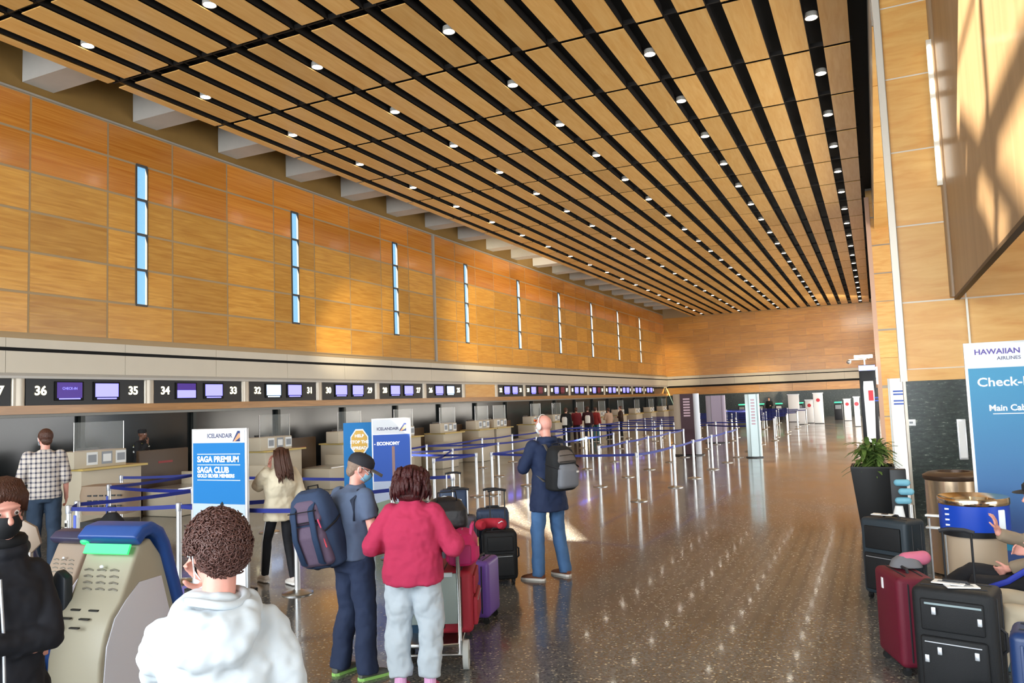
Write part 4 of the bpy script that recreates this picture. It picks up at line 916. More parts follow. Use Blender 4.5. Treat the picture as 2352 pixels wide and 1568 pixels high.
for k, mm in (('c', strip), ('g', strip), ('h', stripw)):
    t = PP[k][0]; st = link('printed_strip', MB().cbox((0, -.036, .5), (.05, .006, .62)), mm, t)
    if k == 'h':
        for z in range(7): link('strip_print', MB().cbox((0, -.040, .24+.085*z), (.04, .004, .05)), dark_m, st)

# ================================================================ BANNERS
blue_b = mat('banner_blue', '2276b8', .9); wht = mat('print_white', 'f2f4f6', .5); hdr = mat('banner_header', 'dadde2', .9); frame_m = mat('banner_frame', 'd4d6d8', .35, .3)
violet = mat('print_violet', '4a4a6a', .6); sky_p = mat('print_sky', 'b4c4d4', .6); snow = mat('print_snow', 'e4e8ee', .6); ridge = mat('print_ridge', '5c84b4', .6); orange_p = mat('print_orange', 'e09a70', .5)
blue2 = mat('banner_indigo', '3f62b8', .9)
FR = (PI/2, 0, 0)
def slab(name, x0, x1, z0, z1, m, t, y=-.022, th=.002): return link(name, MB().box(x0, x1, y-th, y, z0, z1), m, t)
def poly(name, pts, m, t, y): return link(name, MB().prism(pts, y-.0015, y, lambda p, q, k: (p, k, q)), m, t)
def tail(t, x, z, s):
    f = poly('tail_logo', [(x, z), (x+.10*s, z+.16*s), (x+.15*s, z+.16*s), (x+.15*s, z)], mat('print_navy', '2c3c6c', .5), t, -.024)
    poly('tail_stripe', [(x+.02*s, z), (x+.12*s, z+.12*s), (x+.15*s, z+.12*s), (x+.15*s, z+.06*s), (x+.05*s, z)], orange_p, f, -.0258)
t = thing('saga_banner', 'tall banner stand with SAGA PREMIUM and SAGA CLUB in white on blue', 'banner', (-7.765, 7.16, 0))
link('frame', MB().box(0, .90, -.02, .02, .02, 1.94), frame_m, t, bevel=.006); link('foot', MB().box(.02, .88, -.16, .16, 0, .025), dark_m, t)
slab('header', .03, .87, 1.77, 1.92, hdr, t); slab('blue_panel', .03, .87, 1.03, 1.765, blue_b, t); pic = slab('mountain_picture', .03, .87, .06, 1.028, sky_p, t)
poly('snow_slope', [(.03, .06), (.03, .78), (.30, .88), (.45, .93), (.60, .84), (.87, .45), (.87, .06)], snow, pic, -.0245); poly('ridge', [(.03, .82), (.2, .80), (.33, .86), (.48, .96), (.42, .80), (.3, .76), (.03, .74)], ridge, pic, -.0262)
for x, z in ((.25, .84), (.50, .93)): poly('skier', [(x, z), (x-.03, z+.04), (x-.02, z+.10), (x+.01, z+.13), (x+.03, z+.10), (x+.03, z+.03)], dark_m, pic, -.028)
text('title', 'ICELANDAIR', .072, violet, t, (.47, -.024, 1.85), FR, .001, bold=.002); tail(t, .68, 1.78, .8)
for z in (1.63, 1.50, 1.315): slab('rule', .10, .80, z-.004, z+.004, wht, t, -.0242)
text('line', 'SAGA PREMIUM', .098, wht, t, (.44, -.0242, 1.565), FR, .001, bold=.004); text('line', 'SAGA CLUB', .098, wht, t, (.10, -.0242, 1.435), FR, .001, 'LEFT', .004)
text('line', 'GOLD SILVER MEMBERS', .058, wht, t, (.10, -.0242, 1.365), FR, .001, 'LEFT', .003)
a_ = math.atan2(.27, .57)
t = thing('economy_banner', 'tall banner stand with ECONOMY in white on indigo, behind the dark red hair', 'banner', (-7.37, 10.41, 0), a_)
link('frame', MB().box(0, .63, -.02, .02, .02, 1.95), frame_m, t, bevel=.006); link('foot', MB().box(.02, .61, -.16, .16, 0, .025), dark_m, t)
slab('header', .02, .61, 1.70, 1.93, hdr, t); slab('indigo_panel', .02, .61, .95, 1.69, blue2, t); pic = slab('lower_picture', .02, .61, .06, .945, mat('print_mist', 'b8c4dc', .6), t)
poly('green_field', [(.02, .06), (.02, .60), (.25, .66), (.61, .55), (.61, .06)], mat('print_field', '8fa08c', .6), pic, -.0245)
text('title', 'ICELANDAIR', .062, violet, t, (.26, -.024, 1.78), FR, .001, bold=.002); tail(t, .44, 1.74, .8); text('line', '- ECONOMY', .072, wht, t, (.24, -.0245, 1.545), FR, .001, bold=.004); slab('plane_trail', .32, .365, .95, 1.50, mat('print_brown', '9a7a74', .6), t, -.0243)
a_ = math.atan2(.21, .46)
t = thing('octagon_sign', 'blue sign board with a yellow octagon, left of the economy banner', 'sign', (-8.02, 10.53, 0), a_)
link('board', MB().box(0, .53, -.012, .012, .10, 1.89), mat('sign_blue', '2c78b8', .9), t, bevel=.004); link('foot', MB().box(.03, .50, -.15, .15, 0, .03), dark_m, t); link('support', MB().box(.24, .29, .012, .03, .02, 1.6), steel_lt, t)
oc = lambda r, cx=.265, cz=1.57: [(cx+r*math.cos(PI/8+k*PI/4)*.80, cz+r*math.sin(PI/8+k*PI/4)*1.15) for k in range(8)]
o_ = poly('octagon_border', oc(.20), wht, t, -.0135); poly('octagon', oc(.178), mat('sign_yellow', 'd8aa48', .5), o_, -.0155)
for z, w_ in ((1.67, 'HELP'), (1.57, 'STOP THE'), (1.47, 'SPREAD')): text('word', w_, .068, wht, o_, (.265, -.0172, z), FR, .001, bold=.003)
t = thing('check_in_banner', 'big blue check-in banner behind the blue drum bin at the right edge', 'banner', (.857, 9.35, 0), -.04); t.scale = (1.085, 1, 1.014)
link('frame', MB().box(0, .56, -.02, .02, .02, 2.53), frame_m, t, bevel=.006); link('foot', MB().box(.02, .54, -.17, .17, 0, .025), dark_m, t)
def grad(name, c1, c2, z0, z1):
    m = bpy.data.materials.new(name); m.use_nodes = True; n = m.node_tree; b = n.nodes['Principled BSDF']; L = n.links.new
    tc = n.nodes.new('ShaderNodeTexCoord'); sp = n.nodes.new('ShaderNodeSeparateXYZ'); mr = n.nodes.new('ShaderNodeMapRange'); mr.inputs[1].default_value = z0; mr.inputs[2].default_value = z1
    mx = n.nodes.new('ShaderNodeMix'); mx.data_type = 'RGBA'; mx.inputs[6].default_value = lin(c1); mx.inputs[7].default_value = lin(c2)
    L(tc.outputs['Object'], sp.inputs[0]); L(sp.outputs[2], mr.inputs[0]); L(mr.outputs[0], mx.inputs[0]); L(mx.outputs[2], b.inputs['Base Color']); b.inputs['Roughness'].default_value = .5; return m
slab('header', .025, .54, 2.27, 2.51, hdr, t); pn = slab('print_panel', .025, .54, .04, 2.268, grad('print_ocean', '33508c', '3486ac', .6, 2.2), t)
poly('teal_curve', [(.04, .45)]+[(.04+.26*math.sin(k*PI/16), .45+.34*math.cos(k*PI/16)) for k in range(9)], mat('print_teal', '2a8cb4', .5), pn, -.0245)
text('title', 'HAWAIIAN', .074, mat('print_purple', '5a4a94', .5), t, (.46, -.024, 2.43), FR, .001, 'RIGHT', .002); text('title', 'AIRLINES', .048, violet, t, (.46, -.024, 2.36), FR, .001, 'RIGHT', .0005)
text('line', 'Check-In', .125, wht, t, (.09, -.0245, 2.12), FR, .001, 'LEFT', .002, 1.0); text('line', 'Main Cabin', .085, wht, t, (.17, -.0245, 1.86), FR, .001, 'LEFT', .002, .92); slab('rule', .20, .53, 1.80, 1.808, wht, t, -.0243)
# pillars of the far queue
def pillar_banner(label, x, y, w, h, rz, m1, m2, m3, bars, feet=False):
    t = thing('pillar_banner', label, 'banner', (x, y, 0), rz)
    link('front_face', MB().box(-w*.22, w*.30, -.09, -.06, .04, h), m1, t); link('side_face', MB().box(-w*.5, -w*.22, -.07, .05, .04, h), m2, t, bevel=.01); link('edge_post', MB().cyl((w*.38, 0), w*.13, .04, h, 16), m3, t, True)
    link('base', MB().lathe((0, 0), [(.001, 0), (w*.62, 0), (w*.62, .03), (.001, .04)]), dark_m, t)
    for k in range(bars): slab('print_mark', -w*.10, w*.16, h-.22-.10*k, h-.165-.10*k, mat('print_pale', 'c4a8b4', .5), t, -.092)
    return t
pillar_banner('maroon and tan pillar banner in the far queue, left one of three', -6.28, 28.4, .92, 2.22, 0, mat('pillar_maroon', '38141f', .5), mat('pillar_tan', '9a8a78', .5), mat('pillar_white', 'c8ccd4', .4), 7)
pillar_banner('pale lilac pillar banner between the maroon one and the silver one', -6.58, 35.75, .85, 2.12, 0, mat('pillar_lilac', 'a89cb0', .5), mat('pillar_lilac2', '98909c', .5), mat('pillar_lilac', 'a89cb0'), 0)
pillar_banner('silver twin-column pillar banner standing right of the queue posts', -3.80, 27.2, .46, 2.12, .15, mat('pillar_pale', 'c2d2d4', .35, .3), mat('pillar_pale', 'c2d2d4'), mat('pillar_grey', '98a4a4', .3, .5), 9)

# ================================================================ KIOSKS
kb = mat('kiosk_beige', 'a39c88', .45, bump=.03, bscale=400); kf = mat('kiosk_side', 'ccccd4', .45); kblue = mat('kiosk_blue', '24488a', .32); kdark = mat('kiosk_cap', '35344c', .35)
green_l = mat('kiosk_green', '30e070', .4, emit=.45); kt = mat('kiosk_tan', '8f7d6c', .5)
def kiosk(label, loc, rz, s=1.0, back=None, lit=True, shell=None):
    t = thing('check_in_kiosk', label, 'kiosk', loc, rz); w = .158; bk_ = back or kb
    prof = [(-.20, 0), (-.23, .35), (-.235, .62), (-.225, .80), (-.195, .92), (-.155, 1.00), (-.10, 1.055), (.02, 1.30), (.10, 1.325), (.20, 1.20), (.30, .86), (.32, .60), (.25, .45), (.18, .2), (.16, 0)]
    pr = [(p*s, q*s) for p, q in prof]
    link('housing', MB().prism(pr, -w*s, w*s, lambda p, q, k: (k, p, q)), bk_, t, bevel=.018, seg=3)
    fl = [(p*s, q*s) for p, q in [(-.205, .05), (-.215, .60), (-.19, .86), (-.14, .98), (-.07, 1.05), (.02, 1.12), (.17, 1.12), (.25, .86), (.26, .58), (.18, .4), (.12, .05)]]
    for q_ in (-1, 1): link('side_panel', MB().prism(fl, q_*w*s, q_*(w+.008)*s, lambda p, q, k: (k, p, q)), kf, t, bevel=.003)
    # cap runs over the top and down the screen side
    path = [(-.015, 1.325), (.03, 1.365), (.09, 1.375), (.145, 1.345), (.185, 1.28), (.30, .94), (.385, .68)]
    pts = [(0, p*s, q*s) for p, q in path]; rg = []
    for i, p in enumerate(pts):
        a = Vector(pts[max(i-1, 0)]); b = Vector(pts[min(i+1, len(pts)-1)]); d = (b-a).normalized(); n = Vector((0, -d.z, d.y)); c = Vector(p); W_ = (w+.03)*s; T = .034*s
        ring = []
        for (u_, v_) in [(-1, -.6), (-1, .6), (-.93, 1), (.93, 1), (1, .6), (1, -.6), (.93, -1), (-.93, -1)]: ring.append(c+Vector((W_*u_, 0, 0))+n*T*v_)
        rg.append(ring)
    cap_ = link('blue_shell', MB().rings(rg), shell or kblue, t, bevel=.010, seg=2)
    link('screen', MB().prism([(.205*s, 1.25*s), (.335*s, .88*s), (.343*s, .883*s), (.213*s, 1.253*s)], -w*.8*s, w*.8*s, lambda p, q, k: (k, p+.03*s, q+.01*s)), black_gl, t)
    if lit:
        link('green_light', MB().prism([(-.043*s, 1.268*s), (-.022*s, 1.312*s), (-.012*s, 1.308*s), (-.033*s, 1.262*s)], -w*.82*s, w*.92*s, lambda p, q, k: (k, p+.022*s-.024*s, q)), green_l, t)
        link('corner_light', MB().ell((-w*1.0*s, .00, 1.318*s), (.030*s, .022*s, .018*s), None, 12, 8), green_l, t, True)
    v = MB()
    for r_ in range(4):
        for c_ in range(4) if w > .3 else range(3):
            z = 1.185-.028*r_; y = -.10+(z-1.055)*.49-.004; x = -.095+.08*c_+.010*r_
            v.tube([((x-.026)*s, y*s, z*s), (x*s, (y-.004)*s, (z+.006)*s), ((x+.026)*s, (y+.002)*s, (z-.003)*s)], .0042*s, 6)
    link('upper_vents', v, mat('vent_edge', '7c766a', .5), t)
    v = MB()
    for r_ in range(3):
        for c_ in range(2): x = -.07+.11*c_-.02*r_; z = 1.015-.032*r_; y = -.142-.038*r_; v.cbox((x*s, y*s, z*s), (.055*s, .014*s, .007*s))
    link('lower_vents', v, mat('vent_dark', '26241f', .6), t)
    link('lock', MB().ell((-.02*s, -.232*s, .66*s), (.04*s, .008*s, .01*s), Matrix.Rotation(.25, 3, 'Y'), 12, 6), kf, t, True); link('camera_dot', MB().ell((-.0*s, -.055*s, 1.205*s), (.012*s, .008*s, .008*s)), wht, t, True)
    return t
t = kiosk('check-in kiosk with a blue shell and lit green strip, behind the white hoodie', (-3.89, 3.01, 0), .14, 1.09)
link('card_reader', MB().prism([(-.15, 1.27), (-.21, 1.31), (-.29, 1.20), (-.31, 1.09), (-.25, .98), (-.15, 1.10)], -.16, -.10, lambda p, q, k: (p, k, q)), mat('reader_black', '1c2128', .4), t, bevel=.012)
kiosk('check-in kiosk with a blue shell behind the black jacket at the left edge', (-4.17, 2.40, 0), .14, 1.07)
t = kiosk('tan vented kiosk with a dark cap between the two blue ones', (-5.42, 3.86, 0), .08, .93, kt, False, kdark)
kiosk('tan kiosk at the far left, only its dark cap in view', (-5.92, 3.62, 0), .08, .93, kt, False, kdark)
def paddle(mb): return mb
t = thing('hand_sanitizer_stand', 'slim pale stand with a tan diamond plate between the left kiosks', 'stand', (-5.20, 3.40, 0), .6)
link('pole', MB().box(-.03, .03, -.025, .025, .02, 1.25), mat('stand_pale', 'b8b4b0', .5), t, bevel=.008); link('diamond_plate', MB().prism([(-.10, 1.33), (-.02, 1.46), (.06, 1.41), (.09, 1.30), (.02, 1.23), (-.07, 1.24)], -.02, .01, lambda p, q, k: (p, k, q)), kt, t, bevel=.006); link('foot', MB().cyl((0, 0), .16, 0, .02), dark_m, t)
bb = thing('duffel_bag', 'small black bag on the floor left of the saga banner', 'bag', (-8.95, 7.55, 0), .3)
remesh(link('bag_body', MB().loft([(0, 0, .0, .22, .13), (0, 0, .12, .24, .15), (0, 0, .24, .20, .11), (0, 0, .30, .1, .04)]), mat('bag_black', '15161a', .75), bb), .012, 2, .01); link('handle', MB().tube([(-.12, 0, .26), (-.08, 0, .38), (.08, 0, .38), (.12, 0, .26)], .010, 8), mat('bag_black', '15161a'), bb, True)
bb = thing('shoulder_bag', 'black bag on the floor right of the plaid-shirt man', 'bag', (-10.25, 7.95, 0), .3)
remesh(link('bag_body', MB().loft([(0, 0, .0, .18, .13), (0, 0, .3, .20, .15), (0, 0, .62, .18, .12), (0, 0, .74, .08, .05)]), mat('bag_black', '15161a'), bb), .014, 2, .02); link('handle', MB().tube([(-.08, 0, .68), (-.06, 0, .82), (.06, 0, .82), (.08, 0, .68)], .010, 8), mat('bag_black', '15161a'), bb, True)

# ================================================================ LUGGAGE
def suitcase(label, loc, rz, w, d, h, m, trim=None, handle=0, hard=False, pockets=1, tilt=0, hm=None, upright_wheels=True, pm=None):
    t = thing('suitcase', label, 'suitcase', loc, rz); tr = trim or mat('case_trim', '202024', .6); z0 = .06
    b = link('shell', MB().box(-w/2, w/2, -d/2, d/2, z0, z0+h), m, t, bevel=min(.045, d*.28), seg=4)
    for y in (-d*.22, d*.22):
        link('seam', MB().tube([(-w/2-.001, y, z0+.05), (-w/2-.001, y, z0+h-.05), (-w/2+.05, y, z0+h+.001), (w/2-.05, y, z0+h+.001), (w/2+.001, y, z0+h-.05), (w/2+.001, y, z0+.05)], .006, 6), tr, t, True)
    if hard:
        for k in range(5): link('rib', MB().box(-w*.36+w*.18*k-.008, -w*.36+w*.18*k+.008, -d/2-.006, -d/2+.01, z0+.06, z0+h-.06), m, t, bevel=.004)
    elif pockets:
        p = link('front_pocket', MB().box(-w*.40, w*.40, -d/2-.035, -d/2+.01, z0+.05, z0+h*.55), pm or m, t, bevel=.018, seg=3); link('upper_pocket', MB().box(-w*.38, w*.38, -d/2-.022, -d/2+.01, z0+h*.60, z0+h*.90), pm or m, t, bevel=.012, seg=3)
        link('pocket_zip', MB().tube([(-w*.34, -d/2-.038, z0+h*.50), (w*.34, -d/2-.038, z0+h*.50)], .004, 6), zp_, p, True)
    link('top_handle', MB().tube([(-.09, 0, z0+h-.005), (-.07, 0, z0+h+.025), (.07, 0, z0+h+.025), (.09, 0, z0+h-.005)], .012, 8), tr, t, True)
    link('side_handle', MB().tube([(w/2-.004, 0, z0+h*.40), (w/2+.028, 0, z0+h*.44), (w/2+.028, 0, z0+h*.60), (w/2-.004, 0, z0+h*.64)], .011, 8), tr, t, True)
    for a in (-1, 1):
        for c_ in (-1, 1): wz = link('wheel', MB().tube([(a*(w/2-.05)-.011, c_*(d/2-.045), .032), (a*(w/2-.05)+.011, c_*(d/2-.045), .032)], .032, 14), rubber, t, True); link('wheel_fork', MB().box(a*(w/2-.05)-.018, a*(w/2-.05)+.018, c_*(d/2-.045)-.012, c_*(d/2-.045)+.012, .04, z0+.01), tr, wz)
    if handle:
        th = link('telescopic_handle', MB().tube([(-.09, d/2-.03, z0+h-.02), (-.09, d/2-.03, z0+h+handle)], .008, 8), hm or steel_lt, t, True); link('telescopic_tube', MB().tube([(.09, d/2-.03, z0+h-.02), (.09, d/2-.03, z0+h+handle)], .008, 8), hm or steel_lt, th, True)
        link('handle_grip', MB().tube([(-.11, d/2-.03, z0+h+handle), (-.05, d/2-.03, z0+h+handle+.015), (.05, d/2-.03, z0+h+handle+.015), (.11, d/2-.03, z0+h+handle)], .015, 8), tr, th, True)
    return t
CA = .42
red_c = mat('case_red', '9c2030', .6, bump=.25, bscale=300); black_c = mat('case_black', '121417', .65, bump=.25, bscale=300); slate_c = mat('case_slate', '2b363e', .5, bump=.2, bscale=300); navy_c = mat('case_navy', '2a3a54', .5); purple_c = mat('case_purple', '6c4aa0', .4); maroon_c = mat('case_maroon', '620e26', .6, bump=.2, bscale=300); grey_c = mat('case_grey', '4c4a54', .55)
# baggage cart
ct = thing('baggage_cart', 'chrome baggage cart with a grey panel and big pale wheel, by the crimson sweater', 'baggage cart', (-3.47, 5.69, 0), .42)
chrome = mat('chrome', 'd8d8d6', .16, 1)
for q in (-1, 1): link('upright', MB().tube([(q*.25, -.18, .12), (q*.25, -.17, .6), (q*.25, -.22, .98), (q*.235, -.24, 1.015)], .018, 12), chrome, ct, True)
link('handle_bar', MB().tube([(-.27, -.25, 1.02), (.0, -.29, 1.04), (.27, -.25, 1.02)], .020, 12), chrome, ct, True)
link('grey_panel', MB().box(-.235, .235, -.19, -.17, .36, .76), mat('cart_panel', '9aa8a4', .4, .3), ct, bevel=.008); link('panel_top', MB().box(-.2, .2, -.196, -.165, .735, .765), mat('cart_pale', 'c4d0d4', .4), ct)
link('platform', MB().box(-.26, .26, -.16, .80, .17, .20), steel, ct, bevel=.008); link('nose_frame', MB().tube([(-.24, .75, .19), (-.20, .95, .16), (0, 1.0, .15), (.20, .95, .16), (.24, .75, .19)], .016, 10), chrome, ct, True)
link('axle', MB().tube([(-.27, -.17, .115), (.27, -.17, .115)], .012, 10), steel, ct, True); link('lower_rail', MB().tube([(.02, -.17, .30), (.05, -.2, .22), (.10, -.2, .20), (.25, -.18, .20)], .012, 10), chrome, ct, True)
for q in (-1, 1): wz = link('rear_wheel', MB().tube([(q*.295-.022, -.17, .115), (q*.295+.022, -.17, .115)], .115, 28), mat('wheel_pale', 'c2c6c2', .5), ct, True); link('hub', MB().tube([(q*.295-.027, -.17, .115), (q*.295+.027, -.17, .115)], .035, 14), steel, wz, True)
link('front_wheel', MB().tube([(-.02, .88, .06), (.02, .88, .06)], .06, 18), rubber, ct, True)
def R2(lx, ly, base=(-3.47, 5.69), a=.42): return (base[0]+lx*math.cos(a)-ly*math.sin(a), base[1]+lx*math.sin(a)+ly*math.cos(a))
x, y = R2(.19, .17); suitcase('large red suitcase standing on the cart behind the grey panel', (x, y, .20), CA+PI/2, .58, .33, .50, red_c, mat('case_trim_red', '3a1018', .6))
x, y = R2(.10, .60); suitcase('second red suitcase at the front of the cart, mostly hidden', (x, y, .20), CA+PI/2, .20, .42, .46, red_c, mat('case_trim_red', '3a1018'))
def soft_bag(name, label, loc, rz, w, d, h, m, parts):
    t = thing(name, label, 'bag', loc, rz); b = remesh(link('bag_body', MB().loft([(0, 0, 0, w*.42, d*.4), (0, 0, h*.15, w*.5, d*.5), (0, 0, h*.6, w*.49, d*.48), (0, 0, h*.88, w*.36, d*.34), (0, 0, h, w*.15, d*.12)], 28, 2.8), m, t), .010, 2, .014)
    link('handle', MB().tube([(-w*.25, -d*.25, h*.7), (-w*.2, -d*.30, h*1.15), (w*.2, -d*.30, h*1.15), (w*.25, -d*.25, h*.7)], .012, 8, .5), parts, t, 'all'); link('zip', MB().tube([(-w*.40, 0, h*.86), (0, 0, h*1.01), (w*.40, 0, h*.86)], .005, 6), zp_, t, True); return t
pink_c = mat('bag_pink', 'c82468', .6, bump=.2, bscale=60)
x, y = R2(.27, .10); t = soft_bag('pink_duffel', 'bright pink duffel bag lying on the red suitcase on the cart', (x, y, .80), CA+PI/2, .52, .28, .27, pink_c, mat('duffel_strap', 'e04888', .6))
link('gold_tag', MB().cbox((-.12, -.14, .18), (.03, .008, .07)), mat('gold_metal', 'a08850'), t); link('end_pocket', MB().box(-.30, -.25, -.09, .09, .03, .18), mat('pink_dark', 'a0205c', .6), t, bevel=.015)
x, y = R2(-.02, -.02); t = soft_bag('red_bag', 'small red and black bag hanging at the cart handle', (x, y, .80), CA, .24, .16, .17, mat('bag_red', 'c42430', .6), mat('bag_black', '15161a')); link('black_buckle', MB().cbox((-.05, -.085, .06), (.07, .02, .12)), mat('bag_black', '15161a'), t, bevel=.006)
x, y = R2(.10, .32); soft_bag('black_duffel', 'black leather duffel bag stacked on top of the cart load', (x, y, 1.02), CA+.4, .40, .26, .30, mat('leather_black', '26262a', .4, bump=.2, bscale=50), mat('leather_strap', '1a1a1c', .5))
suitcase('purple hard suitcase with a white luggage tag just past the red one', (-3.79, 7.05, 0), -.95, .40, .26, .52, purple_c, mat('case_trim'), 0, True) if False else None
mat('case_trim', '202024', .6)
t = suitcase('purple suitcase with a white paper tag, standing right of the red suitcases', (-3.66, 6.98, 0), 1.75, .40, .25, .54, purple_c, mat('case_trim', '202024'), 0, False, 0)
link('paper_tag', MB().box(.24, .245, -.06, .05, .14, .30), wht, t); link('paper_tag', MB().box(.22, .226, -.02, .08, .30, .40), wht, t)
t = suitcase('black suitcase carrying the red neck pillow, nearest the sunlit floor', (-4.17, 8.42, 0), .55, .40, .27, .56, black_c, mat('case_trim', '202024'), .45, False, 1, hm=dark_m)
np_ = thing('neck_pillow', 'red neck pillow hung over the handle of the black suitcase', 'pillow', (-4.22, 8.32, .70), .5); remesh(link('pillow', MB().tube([(.13*math.cos(a), .10*math.sin(a), 0) for a in [(-.8+k*4.75/12) for k in range(13)]], [.045]+[.062]*11+[.045], 14), mat('pillow_red', 'b02438', .8), np_), .010, 2, .006); link('pillow_clip', MB().tube([(.08, -.13, .03), (.12, -.12, .05), (.14, -.07, .03)], .006, 6), zp_, np_, True)
suitcase('dark blue suitcase with raised silver handle, right one of the pair beyond the cart', (-4.50, 8.92, 0), .5, .40, .26, .74, navy_c, mat('case_trim', '202024'), .22, True)
suitcase('grey suitcase with raised silver handle, left one of the pair beyond the cart', (-4.66, 8.38, 0), .5, .38, .26, .72, grey_c, mat('case_trim', '202024'), .30, False, 0)
suitcase('dark blue suitcase standing farthest back of the luggage beyond the cart', (-5.30, 9.35, 0), .5, .38, .26, .92, navy_c, mat('case_trim', '202024'), .20, False, 0)
suitcase('charcoal suitcase with silver handle posts behind the crimson sweater shoulder', (-4.62, 7.55, 0), .5, .42, .28, .78, grey_c, mat('case_trim', '202024'), .18, False, 0)
suitcase('dark teal suitcase between the man in the cap and the woman', (-3.70, 5.92, 0), .2, .22, .30, .55, mat('case_teal', '1c4460', .5), mat('case_trim', '202024'), 0, False, 0)
t = thing('blue_bag', 'bright blue bag with a white mark between the two travellers', 'bag', (-3.98, 6.35, .0), .3); link('bag_body', MB().box(-.10, .10, -.06, .06, .0, 1.05), mat('bag_slate', '3c5078', .6), t, bevel=.03); link('blue_flap', MB().box(-.09, .09, -.075, -.055, .84, 1.03), mat('bag_blue', '2a80dc', .5), t, bevel=.01); link('white_mark', MB().cbox((.0, -.078, .93), (.05, .006, .06)), wht, t)

# ---- right-hand luggage
t = suitcase('tall black and slate suitcase with papers on top, left of the bins', (.06, 8.86, 0), -.62, .52, .32, .76, slate_c, mat('case_trim', '202024'), 0, False, 1, pm=black_c)
pp = thing('paper_tag', 'white paper label lying on the tall black and slate suitcase', 'label', (-.02, 8.78, .862), -.3); link('sheet', MB().cbox((0, 0, 0), (.20, .10, .006)), wht, pp); link('sticker', MB().cyl((.02, .0), .035, .003, .006), mat('print_dark', '30303a', .6), pp)
t = suitcase('maroon suitcase with a white tag in front of the tall black one', (.10, 6.80, 0), -1.25, .50, .28, .66, maroon_c, mat('case_trim', '202024'), 0, False, 0, pm=maroon_c)
link('white_tag', MB().box(-.07, -.04, -.146, -.140, .58, .66), wht, t)
t = suitcase('big black suitcase with silver buckles and papers on top, at the lower right', (.41, 6.22, 0), -.28, .50, .34, .70, black_c, mat('case_trim', '202024'), .34, False, 1, hm=dark_m)
for x, z in ((-.10, .62), (-.08, .36), (.14, .36), (-.16, .30), (.17, .58)): link('buckle', MB().cbox((x, -.215, z), (.028, .014, .05)), zp_, t, bevel=.004)
link('reflective_line', MB().box(-.16, .18, -.197, -.192, .655, .668), mat('zip_pale', '8c9ca0', .4), t)
for i, (x, y, a) in enumerate(((.44, 6.16, .2), (.37, 6.22, -.3))):
    pp = thing('paper_slip', ['white paper slip on the big black suitcase, right one', 'white paper slip on the big black suitcase, left one'][i], 'paper', (x, y, .7685+.008*i), a); link('sheet', MB().cbox((0, 0, 0), (.20, .11, .006)), wht, pp); link('print', MB().cbox((0, 0, .004), (.14, .05, .001)), paper2, pp)
nb = thing('neck_pillow', 'pink and grey bag bundle lying between maroon and black suitcases', 'bag', (.20, 6.93, .735), .3)
remesh(link('pink_roll', MB().cap((-.08, 0, .05), (.06, .02, .06), .055, .055), mat('roll_pink', 'c46a84', .8), nb), .01, 2, .008); link('grey_cover', MB().loft([(-.08, 0, .0, .12, .09), (-.08, 0, .05, .10, .07), (-.08, 0, .08, .06, .04)]), mat('cover_grey', '6c6c70', .8), nb, True)
suitcase('navy hard-shell suitcase cut by the lower right corner of the view', (.78, 5.0, 0), -.2, .42, .30, .76, mat('case_royal', '18325f', .35), mat('case_trim', '202024'), 0, True)
t = thing('carrier_bag', 'glossy teal carrier bag with a white and red mark on the floor', 'bag', (.52, 5.82, 0), -.3); remesh(link('bag_body', MB().loft([(0, 0, 0, .13, .08), (0, 0, .12, .15, .09), (0, 0, .22, .13, .05)]), mat('bag_teal', '2c4c5c', .25), t), .01, 2, .02)
link('printed_mark', MB().cbox((-.02, -.092, .12), (.10, .01, .05)), wht, t); link('red_mark', MB().cbox((-.02, -.099, .12), (.05, .006, .02)), mat('print_red', 'b03040', .5), t)
t = thing('packed_bag', 'crumpled blue-grey bag beside the seat', 'bag', (.70, 7.0, 0), 0); remesh(link('bag_body', MB().loft([(0, 0, 0, .15, .12), (0, 0, .3, .16, .14), (0, 0, .52, .10, .08)]), mat('bag_bluegrey', '4c6470', .4), t), .012, 2, .03)

# ---- bins
t = thing('waste_bin', 'tall round steel bin with a dark lid beside the check-in banner', 'bin', (.75, 10.35, 0)); link('drum', MB().cyl((0, 0), .305, .02, 1.07, 48), mat('bin_steel', 'cbb396', .22, .85), t, True)
link('lid', MB().lathe((0, 0), [(.31, 1.06), (.325, 1.08), (.325, 1.11), (.26, 1.145), (.17, 1.15), (.16, 1.11), (.001, 1.10)], 48), mat('bin_lid', '4a3a30', .35, .5), t, True); link('plinth', MB().cyl((0, 0), .26, 0, .02), dark_m, t)
t = thing('drum_bin', 'bin with a steel rim and bright blue collar in front of the banner', 'bin', (.735, 8.26, 0)); link('body', MB().cyl((0, 0), .235, .02, .90, 40), mat('bin_cream', 'b8a48c', .4), t, True)
cl_ = link('blue_collar', MB().lathe((0, 0), [(.23, .835), (.279, .835), (.281, .86), (.281, 1.06), (.23, 1.06)], 48), mat('collar_blue', '1644b4', .35), t, True); link('black_band', MB().lathe((0, 0), [(.23, .785), (.276, .785), (.280, .835), (.23, .836)], 48), dark_m, t, True)
link('steel_rim', MB().lathe((0, 0), [(.23, 1.06), (.287, 1.06), (.290, 1.07), (.290, 1.115), (.284, 1.123), (.18, 1.095), (.155, 1.05), (.001, 1.04)], 48), mat('rim_steel', 'd8c4a8', .15, 1), t, True)
for k in range(4): a = -2.50; link('collar_mark', MB().cbox((math.cos(a)*.281, math.sin(a)*.281, 1.025-.047*k), (.035, .035, .013)), wht, cl_)
link('white_label', MB().cbox((.19, -.205, .945), (.05, .05, .17)), paper, t, bevel=.004)
